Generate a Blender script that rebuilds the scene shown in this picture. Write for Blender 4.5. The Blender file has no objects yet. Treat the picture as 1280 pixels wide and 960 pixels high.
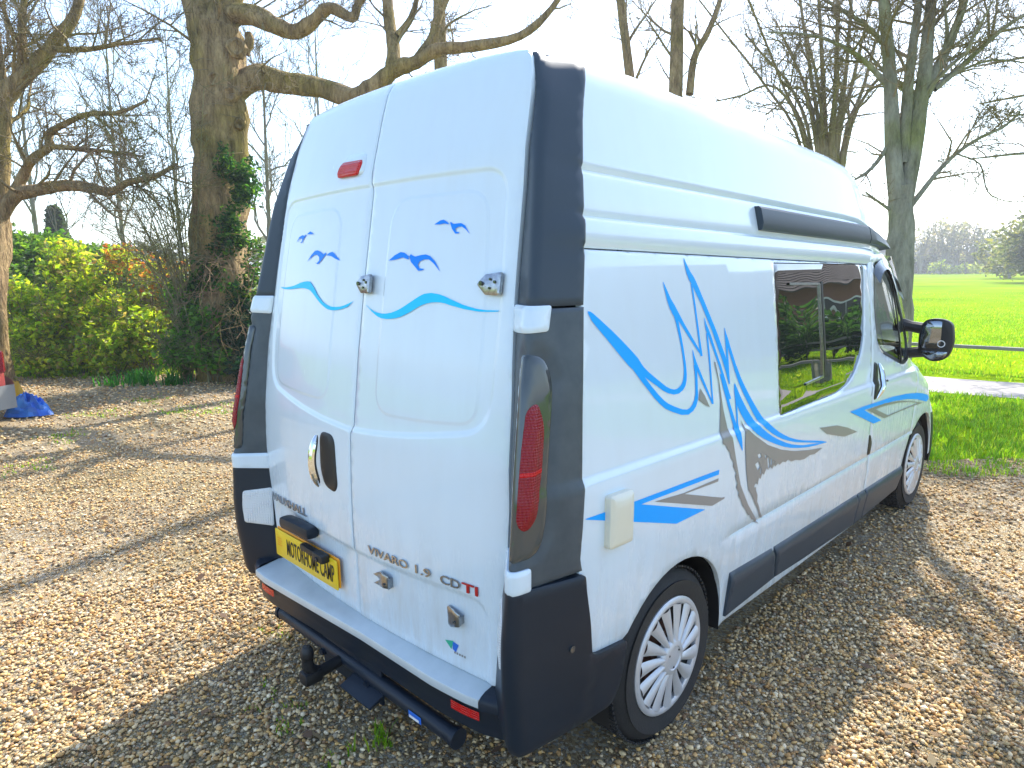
import bpy, bmesh, math, random
import numpy as np
from mathutils import Vector, Matrix
from mathutils.geometry import delaunay_2d_cdt

SC = bpy.context.scene
COL = SC.collection
rad = math.radians

# ------------------------------------------------------------------ camera
CAM = (2.0836, -1.1688, 1.7498)
YAW, PIT, ROL, FPX = -0.778638, -0.170708, -0.014246, 827.5
cF = Vector((math.sin(YAW)*math.cos(PIT), math.cos(YAW)*math.cos(PIT), math.sin(PIT)))
cR0 = Vector((math.cos(YAW), -math.sin(YAW), 0)); cU0 = cR0.cross(cF)
cR = cR0*math.cos(ROL)+cU0*math.sin(ROL); cU = cU0*math.cos(ROL)-cR0*math.sin(ROL)
camd = bpy.data.cameras.new('camera'); cam = bpy.data.objects.new('camera', camd); COL.objects.link(cam)
m = Matrix((cR, cU, -cF)).transposed().to_4x4(); m.translation = Vector(CAM); cam.matrix_world = m
camd.sensor_width = 36; camd.lens = 36*FPX/1280; camd.clip_start = .05; camd.clip_end = 5000
SC.camera = cam

# ------------------------------------------------------------------ light
SUN_AZ = rad(-15)          # from +Y, negative towards -X (ahead of the van, a little to its left)
SUN_EL = rad(44.0)
w = bpy.data.worlds.new('World'); SC.world = w; w.use_nodes = True
nt = w.node_tree; bg = nt.nodes['Background']
sky = nt.nodes.new('ShaderNodeTexSky'); sky.sky_type = 'NISHITA'; sky.sun_disc = False
sky.sun_elevation = SUN_EL; sky.sun_rotation = SUN_AZ
sky.air_density = 1.0; sky.dust_density = .8; sky.ozone_density = 1.5
nt.links.new(sky.outputs[0], bg.inputs[0]); bg.inputs[1].default_value = 0.15
sd = bpy.data.lights.new('sun', 'SUN'); sd.energy = 3.5; sd.angle = rad(.5); sd.color = (1, .96, .88)
so = bpy.data.objects.new('sun', sd); COL.objects.link(so)
sdir = Vector((math.sin(SUN_AZ)*math.cos(SUN_EL), math.cos(SUN_AZ)*math.cos(SUN_EL), math.sin(SUN_EL)))
so.rotation_euler = sdir.to_track_quat('Z', 'Y').to_euler(); so.location = sdir*60
SC.view_settings.view_transform = 'Standard'; SC.view_settings.look = 'None'
SC.view_settings.gamma = 1; SC.view_settings.exposure = 1.6; SC.view_settings.use_curve_mapping = False
SC.cycles.max_bounces = 8; SC.cycles.transparent_max_bounces = 16

def at(px, py, depth):
    """a point seen at a photo pixel, `depth` metres in front of the camera (used to survey the place)"""
    v = cF + cR*((px-640)/FPX) - cU*((py-480)/FPX)
    return Vector(CAM) + v*depth

# ------------------------------------------------------------------ materials
def mat(name, col=(.5, .5, .5), rough=.5, metal=0, spec=.5, coat=0, noise=None, bump=None, var=None):
    """noise=(scale, amount, colour2): mottled colour; bump=(scale, strength); var=attribute name of a vertex colour"""
    M = bpy.data.materials.new(name); M.use_nodes = True
    n = M.node_tree.nodes; l = M.node_tree.links; b = n['Principled BSDF']
    b.inputs['Base Color'].default_value = (*col, 1); b.inputs['Roughness'].default_value = rough
    b.inputs['Metallic'].default_value = metal; b.inputs['Specular IOR Level'].default_value = spec
    b.inputs['Coat Weight'].default_value = coat; b.inputs['Coat Roughness'].default_value = .04
    tc = n.new('ShaderNodeTexCoord')
    if noise:
        t = n.new('ShaderNodeTexNoise'); t.inputs['Scale'].default_value = noise[0]; t.inputs['Detail'].default_value = 8
        t.inputs['Roughness'].default_value = .65
        l.new(tc.outputs['Object'], t.inputs['Vector'])
        r = n.new('ShaderNodeValToRGB'); r.color_ramp.elements[0].position = .5-noise[1]; r.color_ramp.elements[1].position = .5+noise[1]
        r.color_ramp.elements[0].color = (*col, 1); r.color_ramp.elements[1].color = (*noise[2], 1)
        l.new(t.outputs[0], r.inputs[0]); l.new(r.outputs[0], b.inputs['Base Color'])
    if var:
        a = n.new('ShaderNodeAttribute'); a.attribute_name = var; l.new(a.outputs['Color'], b.inputs['Base Color'])
    if bump:
        t = n.new('ShaderNodeTexNoise'); t.inputs['Scale'].default_value = bump[0]; t.inputs['Detail'].default_value = 6
        l.new(tc.outputs['Object'], t.inputs['Vector'])
        bp = n.new('ShaderNodeBump'); bp.inputs['Strength'].default_value = bump[1]; bp.inputs['Distance'].default_value = .02
        l.new(t.outputs[0], bp.inputs['Height']); l.new(bp.outputs[0], b.inputs['Normal'])
    return M

def paint():
    """cool white paint with road film towards the sills and faint panel waviness"""
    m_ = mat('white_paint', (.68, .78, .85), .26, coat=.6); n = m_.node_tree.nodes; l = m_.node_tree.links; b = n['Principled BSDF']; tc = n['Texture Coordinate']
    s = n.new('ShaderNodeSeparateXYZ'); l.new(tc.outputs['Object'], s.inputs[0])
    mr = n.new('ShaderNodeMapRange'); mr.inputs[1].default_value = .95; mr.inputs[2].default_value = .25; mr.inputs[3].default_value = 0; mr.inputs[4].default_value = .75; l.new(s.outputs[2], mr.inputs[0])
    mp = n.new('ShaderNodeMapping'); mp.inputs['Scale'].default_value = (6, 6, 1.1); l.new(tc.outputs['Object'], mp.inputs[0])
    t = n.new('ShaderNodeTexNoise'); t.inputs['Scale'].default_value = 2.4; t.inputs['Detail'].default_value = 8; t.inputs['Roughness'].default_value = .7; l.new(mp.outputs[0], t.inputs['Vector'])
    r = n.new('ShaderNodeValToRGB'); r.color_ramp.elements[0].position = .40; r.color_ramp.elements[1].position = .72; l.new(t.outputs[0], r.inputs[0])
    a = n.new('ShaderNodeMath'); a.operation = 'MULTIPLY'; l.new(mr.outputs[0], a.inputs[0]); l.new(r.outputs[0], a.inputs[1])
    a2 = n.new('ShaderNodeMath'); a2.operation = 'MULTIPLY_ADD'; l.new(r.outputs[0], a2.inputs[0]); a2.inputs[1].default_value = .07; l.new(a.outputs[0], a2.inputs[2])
    mx = n.new('ShaderNodeMix'); mx.data_type = 'RGBA'; mx.inputs[6].default_value = (.68, .78, .85, 1); mx.inputs[7].default_value = (.44, .41, .35, 1); l.new(a2.outputs[0], mx.inputs[0]); l.new(mx.outputs[2], b.inputs['Base Color'])  # white tinted with the sky's blue, browned by the road film
    ro = n.new('ShaderNodeMath'); ro.operation = 'MULTIPLY_ADD'; l.new(a2.outputs[0], ro.inputs[0]); ro.inputs[1].default_value = .5; ro.inputs[2].default_value = .24; l.new(ro.outputs[0], b.inputs['Roughness'])
    t2 = n.new('ShaderNodeTexNoise'); t2.inputs['Scale'].default_value = 3.2; t2.inputs['Detail'].default_value = 2; l.new(tc.outputs['Object'], t2.inputs['Vector'])
    bp = n.new('ShaderNodeBump'); bp.inputs['Strength'].default_value = .10; bp.inputs['Distance'].default_value = .02; l.new(t2.outputs[0], bp.inputs['Height']); l.new(bp.outputs[0], b.inputs['Normal']); l.new(bp.outputs[0], b.inputs['Coat Normal'])
    return m_
M = {}
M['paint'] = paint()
M['trim'] = mat('grey_plastic', (.032, .048, .066), .42, spec=.35, noise=(6, .3, (.038, .054, .072)), bump=(900, .02))
M['trim_faded'] = mat('faded_grey_plastic', (.034, .050, .064), .44, noise=(9, .22, (.070, .088, .102)), bump=(900, .02))
M['bumper'] = mat('bumper_plastic', (.010, .016, .026), .40, spec=.3, noise=(5, .3, (.012, .020, .032)), bump=(700, .04))
M['black'] = mat('black_plastic', (.012, .012, .013), .5)
M['rubber'] = mat('tyre_rubber', (.016, .016, .017), .75, noise=(8, .25, (.03, .028, .025)), bump=(120, .15))
M['chrome'] = mat('chrome', (.78, .78, .78), .08, metal=1)
M['badge'] = mat('badge_chrome', (.34, .36, .39), .22, metal=.9)
M['steel'] = mat('bracket_steel', (.46, .48, .50), .28, metal=1, noise=(70, .2, (.24, .25, .27)))
M['silver'] = mat('wheel_silver', (.62, .63, .64), .40, metal=.35, noise=(14, .3, (.52, .52, .52)))
M['rimdark'] = mat('rim_steel', (.10, .10, .105), .5, metal=.3, noise=(9, .25, (.06, .05, .045)))
M['step'] = mat('step_plate', (.64, .69, .70), .42, metal=.25, noise=(9, .3, (.48, .54, .55)), bump=(180, .06))
M['rust'] = mat('rusty_disc', (.14, .05, .025), .8, noise=(30, .3, (.07, .03, .02)))
M['cream'] = mat('cream_plastic', (.74, .70, .56), .45)
M['blue'] = mat('blue_vinyl', (.0, .38, 1.0), .42, spec=.25)
M['cyan'] = mat('cyan_vinyl', (.01, .60, 1.0), .42, spec=.25)
M['bird'] = mat('bird_vinyl', (.0, .24, .95), .42, spec=.25)
M['greyv'] = mat('grey_vinyl', (.26, .25, .24), .4, coat=.2)
M['yellow'] = mat('plate_yellow', (.85, .58, .015), .4)
M['orange'] = mat('plate_orange', (.85, .33, .01), .4)
M['ink'] = mat('plate_ink', (.012, .012, .012), .5)
M['redtext'] = mat('badge_red', (.5, .01, .01), .3)
M['stickergreen'] = mat('sticker_green', (.03, .42, .25), .4)
M['labelblue'] = mat('label_blue', (.02, .15, .62), .4)
M['white'] = mat('label_white', (.8, .8, .8), .5)
M['seat'] = mat('seat_fabric', (.05, .055, .065), .9)
M['dash'] = mat('dash_plastic', (.16, .17, .18), .6)

def lens(name, col, rough=.06, tr=.35):
    m_ = mat(name, col, rough, coat=.15, spec=.35); b = m_.node_tree.nodes['Principled BSDF']
    b.inputs['Transmission Weight'].default_value = tr
    n = m_.node_tree.nodes; l = m_.node_tree.links
    tc = n['Texture Coordinate']; v = n.new('ShaderNodeTexVoronoi'); v.inputs['Scale'].default_value = 130; v.inputs['Randomness'].default_value = 0
    l.new(tc.outputs['Object'], v.inputs['Vector']); bp = n.new('ShaderNodeBump'); bp.inputs['Strength'].default_value = .8; bp.inputs['Distance'].default_value = .006
    l.new(v.outputs['Distance'], bp.inputs['Height']); l.new(bp.outputs[0], b.inputs['Normal'])
    return m_
M['redlens'] = lens('red_lens', (.26, .002, .010), .10, 0)
M['clearlens'] = lens('clear_lens', (.80, .82, .82), .12, .1)
M['smoke'] = mat('smoked_lens', (.040, .052, .056), .08, coat=.6)
M['brakelens'] = lens('brake_lens', (.60, .004, .006), .10, 0)

def tinted():
    m_ = mat('tinted_glass', (.006, .007, .008), .0, spec=.75, coat=1.0); b = m_.node_tree.nodes['Principled BSDF']
    b.inputs['Coat Roughness'].default_value = 0; b.inputs['IOR'].default_value = 1.6
    n = m_.node_tree.nodes; l = m_.node_tree.links; tc = n['Texture Coordinate']
    t = n.new('ShaderNodeTexNoise'); t.inputs['Scale'].default_value = 2.3; t.inputs['Detail'].default_value = 1
    l.new(tc.outputs['Object'], t.inputs['Vector']); bp = n.new('ShaderNodeBump'); bp.inputs['Strength'].default_value = .12; bp.inputs['Distance'].default_value = .05
    l.new(t.outputs[0], bp.inputs['Height']); l.new(bp.outputs[0], b.inputs['Normal']); l.new(bp.outputs[0], b.inputs['Coat Normal'])
    return m_
M['tint'] = tinted()
def clear_glass():
    m_ = bpy.data.materials.new('cab_glass'); m_.use_nodes = True; n = m_.node_tree.nodes; l = m_.node_tree.links
    n.remove(n['Principled BSDF']); tr = n.new('ShaderNodeBsdfTransparent'); tr.inputs[0].default_value = (.72, .80, .78, 1)
    gl = n.new('ShaderNodeBsdfGlossy'); gl.inputs['Roughness'].default_value = 0
    fr = n.new('ShaderNodeFresnel'); fr.inputs[0].default_value = 1.5; mx = n.new('ShaderNodeMixShader')
    l.new(fr.outputs[0], mx.inputs[0]); l.new(tr.outputs[0], mx.inputs[1]); l.new(gl.outputs[0], mx.inputs[2])
    l.new(mx.outputs[0], n['Material Output'].inputs[0]); return m_
M['glass'] = clear_glass()
M['mirror'] = mat('mirror_glass', (.26, .28, .30), .0, metal=1)

# ------------------------------------------------------------------ object helpers
def link(name, me, material, parent=None, kind=None, label=None):
    o = bpy.data.objects.new(name, me); COL.objects.link(o)
    if material is not None:
        for mm in (material if isinstance(material, (list, tuple)) else [material]): me.materials.append(mm)
    if parent is not None: o.parent = parent
    if kind: o['kind'] = kind
    if label: o['label'] = label
    return o
def tag(o, label=None, cat=None, group=None, kind=None):
    if label: o['label'] = label
    if cat: o['category'] = cat
    if group: o['group'] = group
    if kind: o['kind'] = kind
    return o
def thing(name, label, cat, loc=(0, 0, 0), rz=0, group=None):
    o = bpy.data.objects.new(name, None); COL.objects.link(o); o.location = loc; o.rotation_euler = (0, 0, rz); o.empty_display_size = .3
    return tag(o, label, cat, group)
def mesh(name, V, F, mt, parent=None, angle=35, smooth=True, **k):
    me = bpy.data.meshes.new(name); me.from_pydata([tuple(v) for v in V], [], F)
    if smooth:
        me.polygons.foreach_set('use_smooth', [True]*len(me.polygons)); me.set_sharp_from_angle(angle=rad(angle))
    me.update()
    return link(name, me, mt, parent, **k)
def copy_tree(o, parent=None):
    c = o.copy(); COL.objects.link(c)
    if parent is not None: c.parent = parent
    for ch in list(o.children): copy_tree(ch, c)
    return c

class MB:
    """collects shapes that become one mesh object"""
    def __init__(s): s.V = []; s.F = []
    def add(s, V, F):
        b = len(s.V); s.V += [tuple(v) for v in V]; s.F += [tuple(i+b for i in f) for f in F]; return s
    def box(s, c, d, rot=None, bev=0):
        bm = bmesh.new(); bmesh.ops.create_cube(bm, size=1)
        for v in bm.verts: v.co = Vector((v.co.x*d[0], v.co.y*d[1], v.co.z*d[2]))
        if bev: bmesh.ops.bevel(bm, geom=bm.edges[:], offset=bev, segments=2, profile=.6, affect='EDGES')
        R = rot or Matrix.Identity(3); c = Vector(c)
        bm.verts.index_update()
        s.add([R @ v.co + c for v in bm.verts], [[v.index for v in f.verts] for f in bm.faces]); bm.free(); return s
    def tube(s, P, r, n=8, cap=True):
        P = [Vector(p) for p in P]; R = r if isinstance(r, (list, tuple)) else [r]*len(P)
        V = []; F = []; up = Vector((0, 0, 1))
        d0 = (P[1]-P[0]).normalized(); a = d0.cross(up)
        if a.length < .05: a = d0.cross(Vector((1, 0, 0)))
        a.normalize()
        for i, p in enumerate(P):
            d = (P[min(i+1, len(P)-1)]-P[max(i-1, 0)]).normalized(); a = (a-d*a.dot(d)).normalized(); b = d.cross(a)
            for k in range(n):
                t = 2*math.pi*k/n; V.append(p+(a*math.cos(t)+b*math.sin(t))*R[i])
        for i in range(len(P)-1):
            for k in range(n): F.append((i*n+k, i*n+(k+1) % n, (i+1)*n+(k+1) % n, (i+1)*n+k))
        if cap: F.append(tuple(range(n))[::-1]); F.append(tuple(range((len(P)-1)*n, len(P)*n)))
        return s.add(V, F)
    def lathe(s, prof, c, axis='x', n=48, sgn=1):
        """prof: (radius, offset along axis)"""
        V = []; F = []; m_ = len(prof); c = Vector(c)
        for k in range(n):
            t = 2*math.pi*k/n; cs, sn = math.cos(t), math.sin(t)
            for r_, o_ in prof:
                V.append(c+(Vector((o_*sgn, r_*cs, r_*sn)) if axis == 'x' else Vector((r_*cs, r_*sn, o_))))
        for k in range(n):
            for j in range(m_-1):
                a = k*m_+j; b = ((k+1) % n)*m_+j; F.append((a, b, b+1, a+1))
        return s.add(V, F)
    def grid(s, f, us, vs):
        V = [f(u, v) for u in us for v in vs]; n = len(vs)
        return s.add(V, [(i*n+j, (i+1)*n+j, (i+1)*n+j+1, i*n+j+1) for i in range(len(us)-1) for j in range(n-1)])
    def build(s, name, mt, parent=None, angle=35, smooth=True, **k): return mesh(name, s.V, s.F, mt, parent, angle, smooth, **k)

def lin(a, b, n): return [a+(b-a)*i/(n-1) for i in range(n)]
def lerp_table(T):
    xs = [a for a, _ in T]; ys = [b for _, b in T]
    return lambda z: float(np.interp(z, xs, ys))

# ------------------------------------------------------------------ polygons and curved panels
def resample(P, step, closed=True):
    out = []; n = len(P)
    for i in range(n if closed else n-1):
        a = P[i]; b = P[(i+1) % n]; L = math.hypot(b[0]-a[0], b[1]-a[1]); k = max(1, int(math.ceil(L/step)))
        for j in range(k): out.append((a[0]+(b[0]-a[0])*j/k, a[1]+(b[1]-a[1])*j/k))
    if not closed: out.append(P[-1])
    return out
def area2(P): return sum(P[i][0]*P[(i+1) % len(P)][1]-P[(i+1) % len(P)][0]*P[i][1] for i in range(len(P)))
def rounded(P, r, seg=5):
    """round the corners of a polygon; r = one radius or one for each corner"""
    out = []; n = len(P)
    for i in range(n):
        a = Vector(P[i-1]); b = Vector(P[i]); c = Vector(P[(i+1) % n]); rr = r[i] if isinstance(r, (list, tuple)) else r
        da = (a-b); dc = (c-b); rr = min(rr, da.length*.48, dc.length*.48)
        if rr < 1e-4: out.append(tuple(b)); continue
        p = b+da.normalized()*rr; q = b+dc.normalized()*rr
        for k in range(seg+1):
            t = k/seg; v = p*(1-t)**2+b*2*t*(1-t)+q*t*t; out.append((v.x, v.y))
    return out
def inset(P, d):
    """offset a CCW polygon inwards by d"""
    n = len(P); out = []
    for i in range(n):
        a = Vector(P[i-1]); b = Vector(P[i]); c = Vector(P[(i+1) % n])
        e1 = (b-a); e2 = (c-b)
        if e1.length < 1e-9 or e2.length < 1e-9: out.append(tuple(b)); continue
        n1 = Vector((-e1.y, e1.x)).normalized(); n2 = Vector((-e2.y, e2.x)).normalized(); k = n1+n2
        k = k/max(.35, k.length_squared/2) if k.length > 1e-6 else n1
        v = b+k*d; out.append((v.x, v.y))
    return out
def inside(P, pts):
    """non-zero winding test, vectorised"""
    pts = np.asarray(pts, float); P = np.asarray(P, float); x, y = pts[:, 0], pts[:, 1]; wn = np.zeros(len(pts), int)
    for (x0, y0), (x1, y1) in zip(P, np.roll(P, -1, 0)):
        cr = (x1-x0)*(y-y0)-(x-x0)*(y1-y0)
        wn += ((y0 <= y) & (y1 > y) & (cr > 0)).astype(int); wn -= ((y0 > y) & (y1 <= y) & (cr < 0)).astype(int)
    return wn != 0
def dist(P, pts, closed=True):
    pts = np.asarray(pts, float); P = np.asarray(P, float); d = np.full(len(pts), 1e9)
    Q = np.roll(P, -1, 0) if closed else P[1:]
    for a, b in zip(P, Q):
        e = b-a; L = e@e
        t = np.clip(((pts-a)@e)/L, 0, 1) if L > 0 else np.zeros(len(pts))
        d = np.minimum(d, np.hypot(*(pts-(a+t[:, None]*e)).T))
    return d
def sstep(x): x = np.clip(x, 0, 1); return x*x*(3-2*x)
def cdt(loops, pts, test):
    vs = []; es = []
    for L in loops:
        b = len(vs); n = len(L); vs += [Vector(p) for p in L]; es += [(b+i, b+(i+1) % n) for i in range(n)]
    vs += [Vector(p) for p in pts]
    r = delaunay_2d_cdt(vs, es, [], 0, 1e-6)
    V = [(v.x, v.y) for v in r[0]]; T = [tuple(f) for f in r[2]]
    orig = {}
    for i, q in enumerate(r[3]):
        for j in q: orig[j] = i
    c = np.array([[sum(V[i][0] for i in t)/3, sum(V[i][1] for i in t)/3] for t in T])
    k = test(c)
    return V, [t for t, q in zip(T, k) if q], orig
def panel(name, mt, parent, f, outer, holes=(), step=.04, edge=.004, thick=.014, depth=None, extra=(), rim=True, flip=False, **kw):
    """a skin over the curved surface f(u,v,d): rounded-over edges, a turned-in rim, pressings by depth(points)"""
    if area2(outer) < 0: outer = outer[::-1]
    holes = [h if area2(h) > 0 else h[::-1] for h in holes]
    outer = resample(outer, step*.7); holes = [resample(h, step*.7) for h in holes]
    ri = inset(outer, edge*1.5); rh = [inset(h, -edge*1.5) for h in holes]
    loops = [outer]+holes
    a = np.array(outer); lo = a.min(0); hi = a.max(0)
    g = []; row = 0; v = lo[1]
    while v < hi[1]:
        u = lo[0]+(step/2 if row % 2 else 0)
        while u < hi[0]: g.append((u, v)); u += step
        v += step*.87; row += 1
    g = np.array(g) if g else np.zeros((0, 2)); ex = np.array([tuple(p) for p in extra]) if len(extra) else np.zeros((0, 2))
    if len(ex) and len(g):
        near = np.array([((ex-q)**2).sum(1).min() for q in g]); g = g[near > (step*.45)**2]
    g = np.vstack([g, ex])
    pts = []
    if len(g):
        k = inside(outer, g)
        for h in holes: k &= ~inside(h, g)
        dd = dist(outer, g)
        for h in holes: dd = np.minimum(dd, dist(h, g))
        k &= dd > max(edge*2.2, step*.3) if not len(extra) else dd > edge*2.2
        pts = [tuple(p) for p in g[k]]
    rings = [p for r_ in [ri]+rh for p in r_]
    rr = np.array(rings); okr = inside(outer, rr)
    for h in holes: okr &= ~inside(h, rr)
    dd = dist(outer, rr)
    for h in holes: dd = np.minimum(dd, dist(h, rr))
    okr &= dd > edge*.9
    pts += [tuple(p) for p, q in zip(rings, okr) if q]
    def test(c):
        k = inside(outer, c)
        for h in holes: k &= ~inside(h, c)
        return k
    V, T, orig = cdt(loops, pts, test)
    A = np.array(V); d = np.zeros(len(V)); dd = dist(outer, A)
    for h in holes: dd = np.minimum(dd, dist(h, A))
    d -= np.where(dd < edge*.5, edge, 0)
    if depth is not None: d = d+depth(A)
    P = [f(u, v_, q) for (u, v_), q in zip(V, d)]
    if rim:
        k0 = 0
        for L, sg in [(outer, 1)]+[(h, -1) for h in holes]:
            idx = [orig.get(k0+i) for i in range(len(L))]; k0 += len(L)
            b = len(P)
            for p, i in zip(L, idx): P.append(f(p[0], p[1], -thick))
            n = len(L)
            for i in range(n):
                j = (i+1) % n
                if idx[i] is None or idx[j] is None: continue
                q = (idx[i], b+i, b+j, idx[j]); T.append(q if sg > 0 else q[::-1])
    if flip: T = [t[::-1] for t in T]
    return mesh(name, P, T, mt, parent, 40, **kw)
def decal(name, mt, parent, f, polys, off=.0012, step=.03, extra=(), holes=(), **kw):
    """flat vinyl cut to shape and laid on the surface f"""
    L = [resample(p, step) for p in polys]
    a = np.array([p for q in L for p in q]); lo = a.min(0); hi = a.max(0)
    g = np.array([(u, v) for u in np.arange(lo[0], hi[0], step) for v in np.arange(lo[1], hi[1], step)]+[(p[0]+q, p[1]-.022*q) for p in extra for q in (0, .01, .02)]).reshape(-1, 2)
    if len(g):
        k = np.zeros(len(g), bool); dd = np.full(len(g), 1e9)
        for p in L: k |= inside(p, g); dd = np.minimum(dd, dist(p, g))
        g = g[k & (dd > (step*.3 if not len(extra) else .0015))]
    def test(c):
        k = np.zeros(len(c), bool)
        for p in L: k |= inside(p, c)
        for p in holes: k &= ~inside(p, c)
        return k
    V, T, _ = cdt(L+[list(h) for h in holes], [tuple(p) for p in g], test)
    return mesh(name, [f(u, v, off) for u, v in V], T, mt, parent, 60, **kw)
def lettering(name, txt, mt, parent, f, u0, v0, width, height, off=.001, depth=.003, lean=0., bold=.012, **kw):
    """raised letters wrapped on the surface f; fills width x height from the baseline corner (u0, v0)"""
    cu = bpy.data.curves.new('letters', 'FONT'); cu.body = txt; cu.extrude = .06 if depth else 0; cu.resolution_u = 3; cu.offset = bold
    o = bpy.data.objects.new('letters', cu); COL.objects.link(o)
    me = bpy.data.meshes.new_from_object(o.evaluated_get(bpy.context.evaluated_depsgraph_get()))
    bpy.data.objects.remove(o); bpy.data.curves.remove(cu)
    co = np.array([v.co for v in me.vertices]); lo = co.min(0); hi = co.max(0)
    s = (co-lo)/np.maximum(hi-lo, 1e-9)
    for v, q in zip(me.vertices, s): v.co = f(u0+q[0]*width+lean*q[1]*height, v0+q[1]*height, off+(q[2]*depth if depth else 0))
    me.name = name; me.update()
    return link(name, me, mt, parent, **kw)
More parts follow.
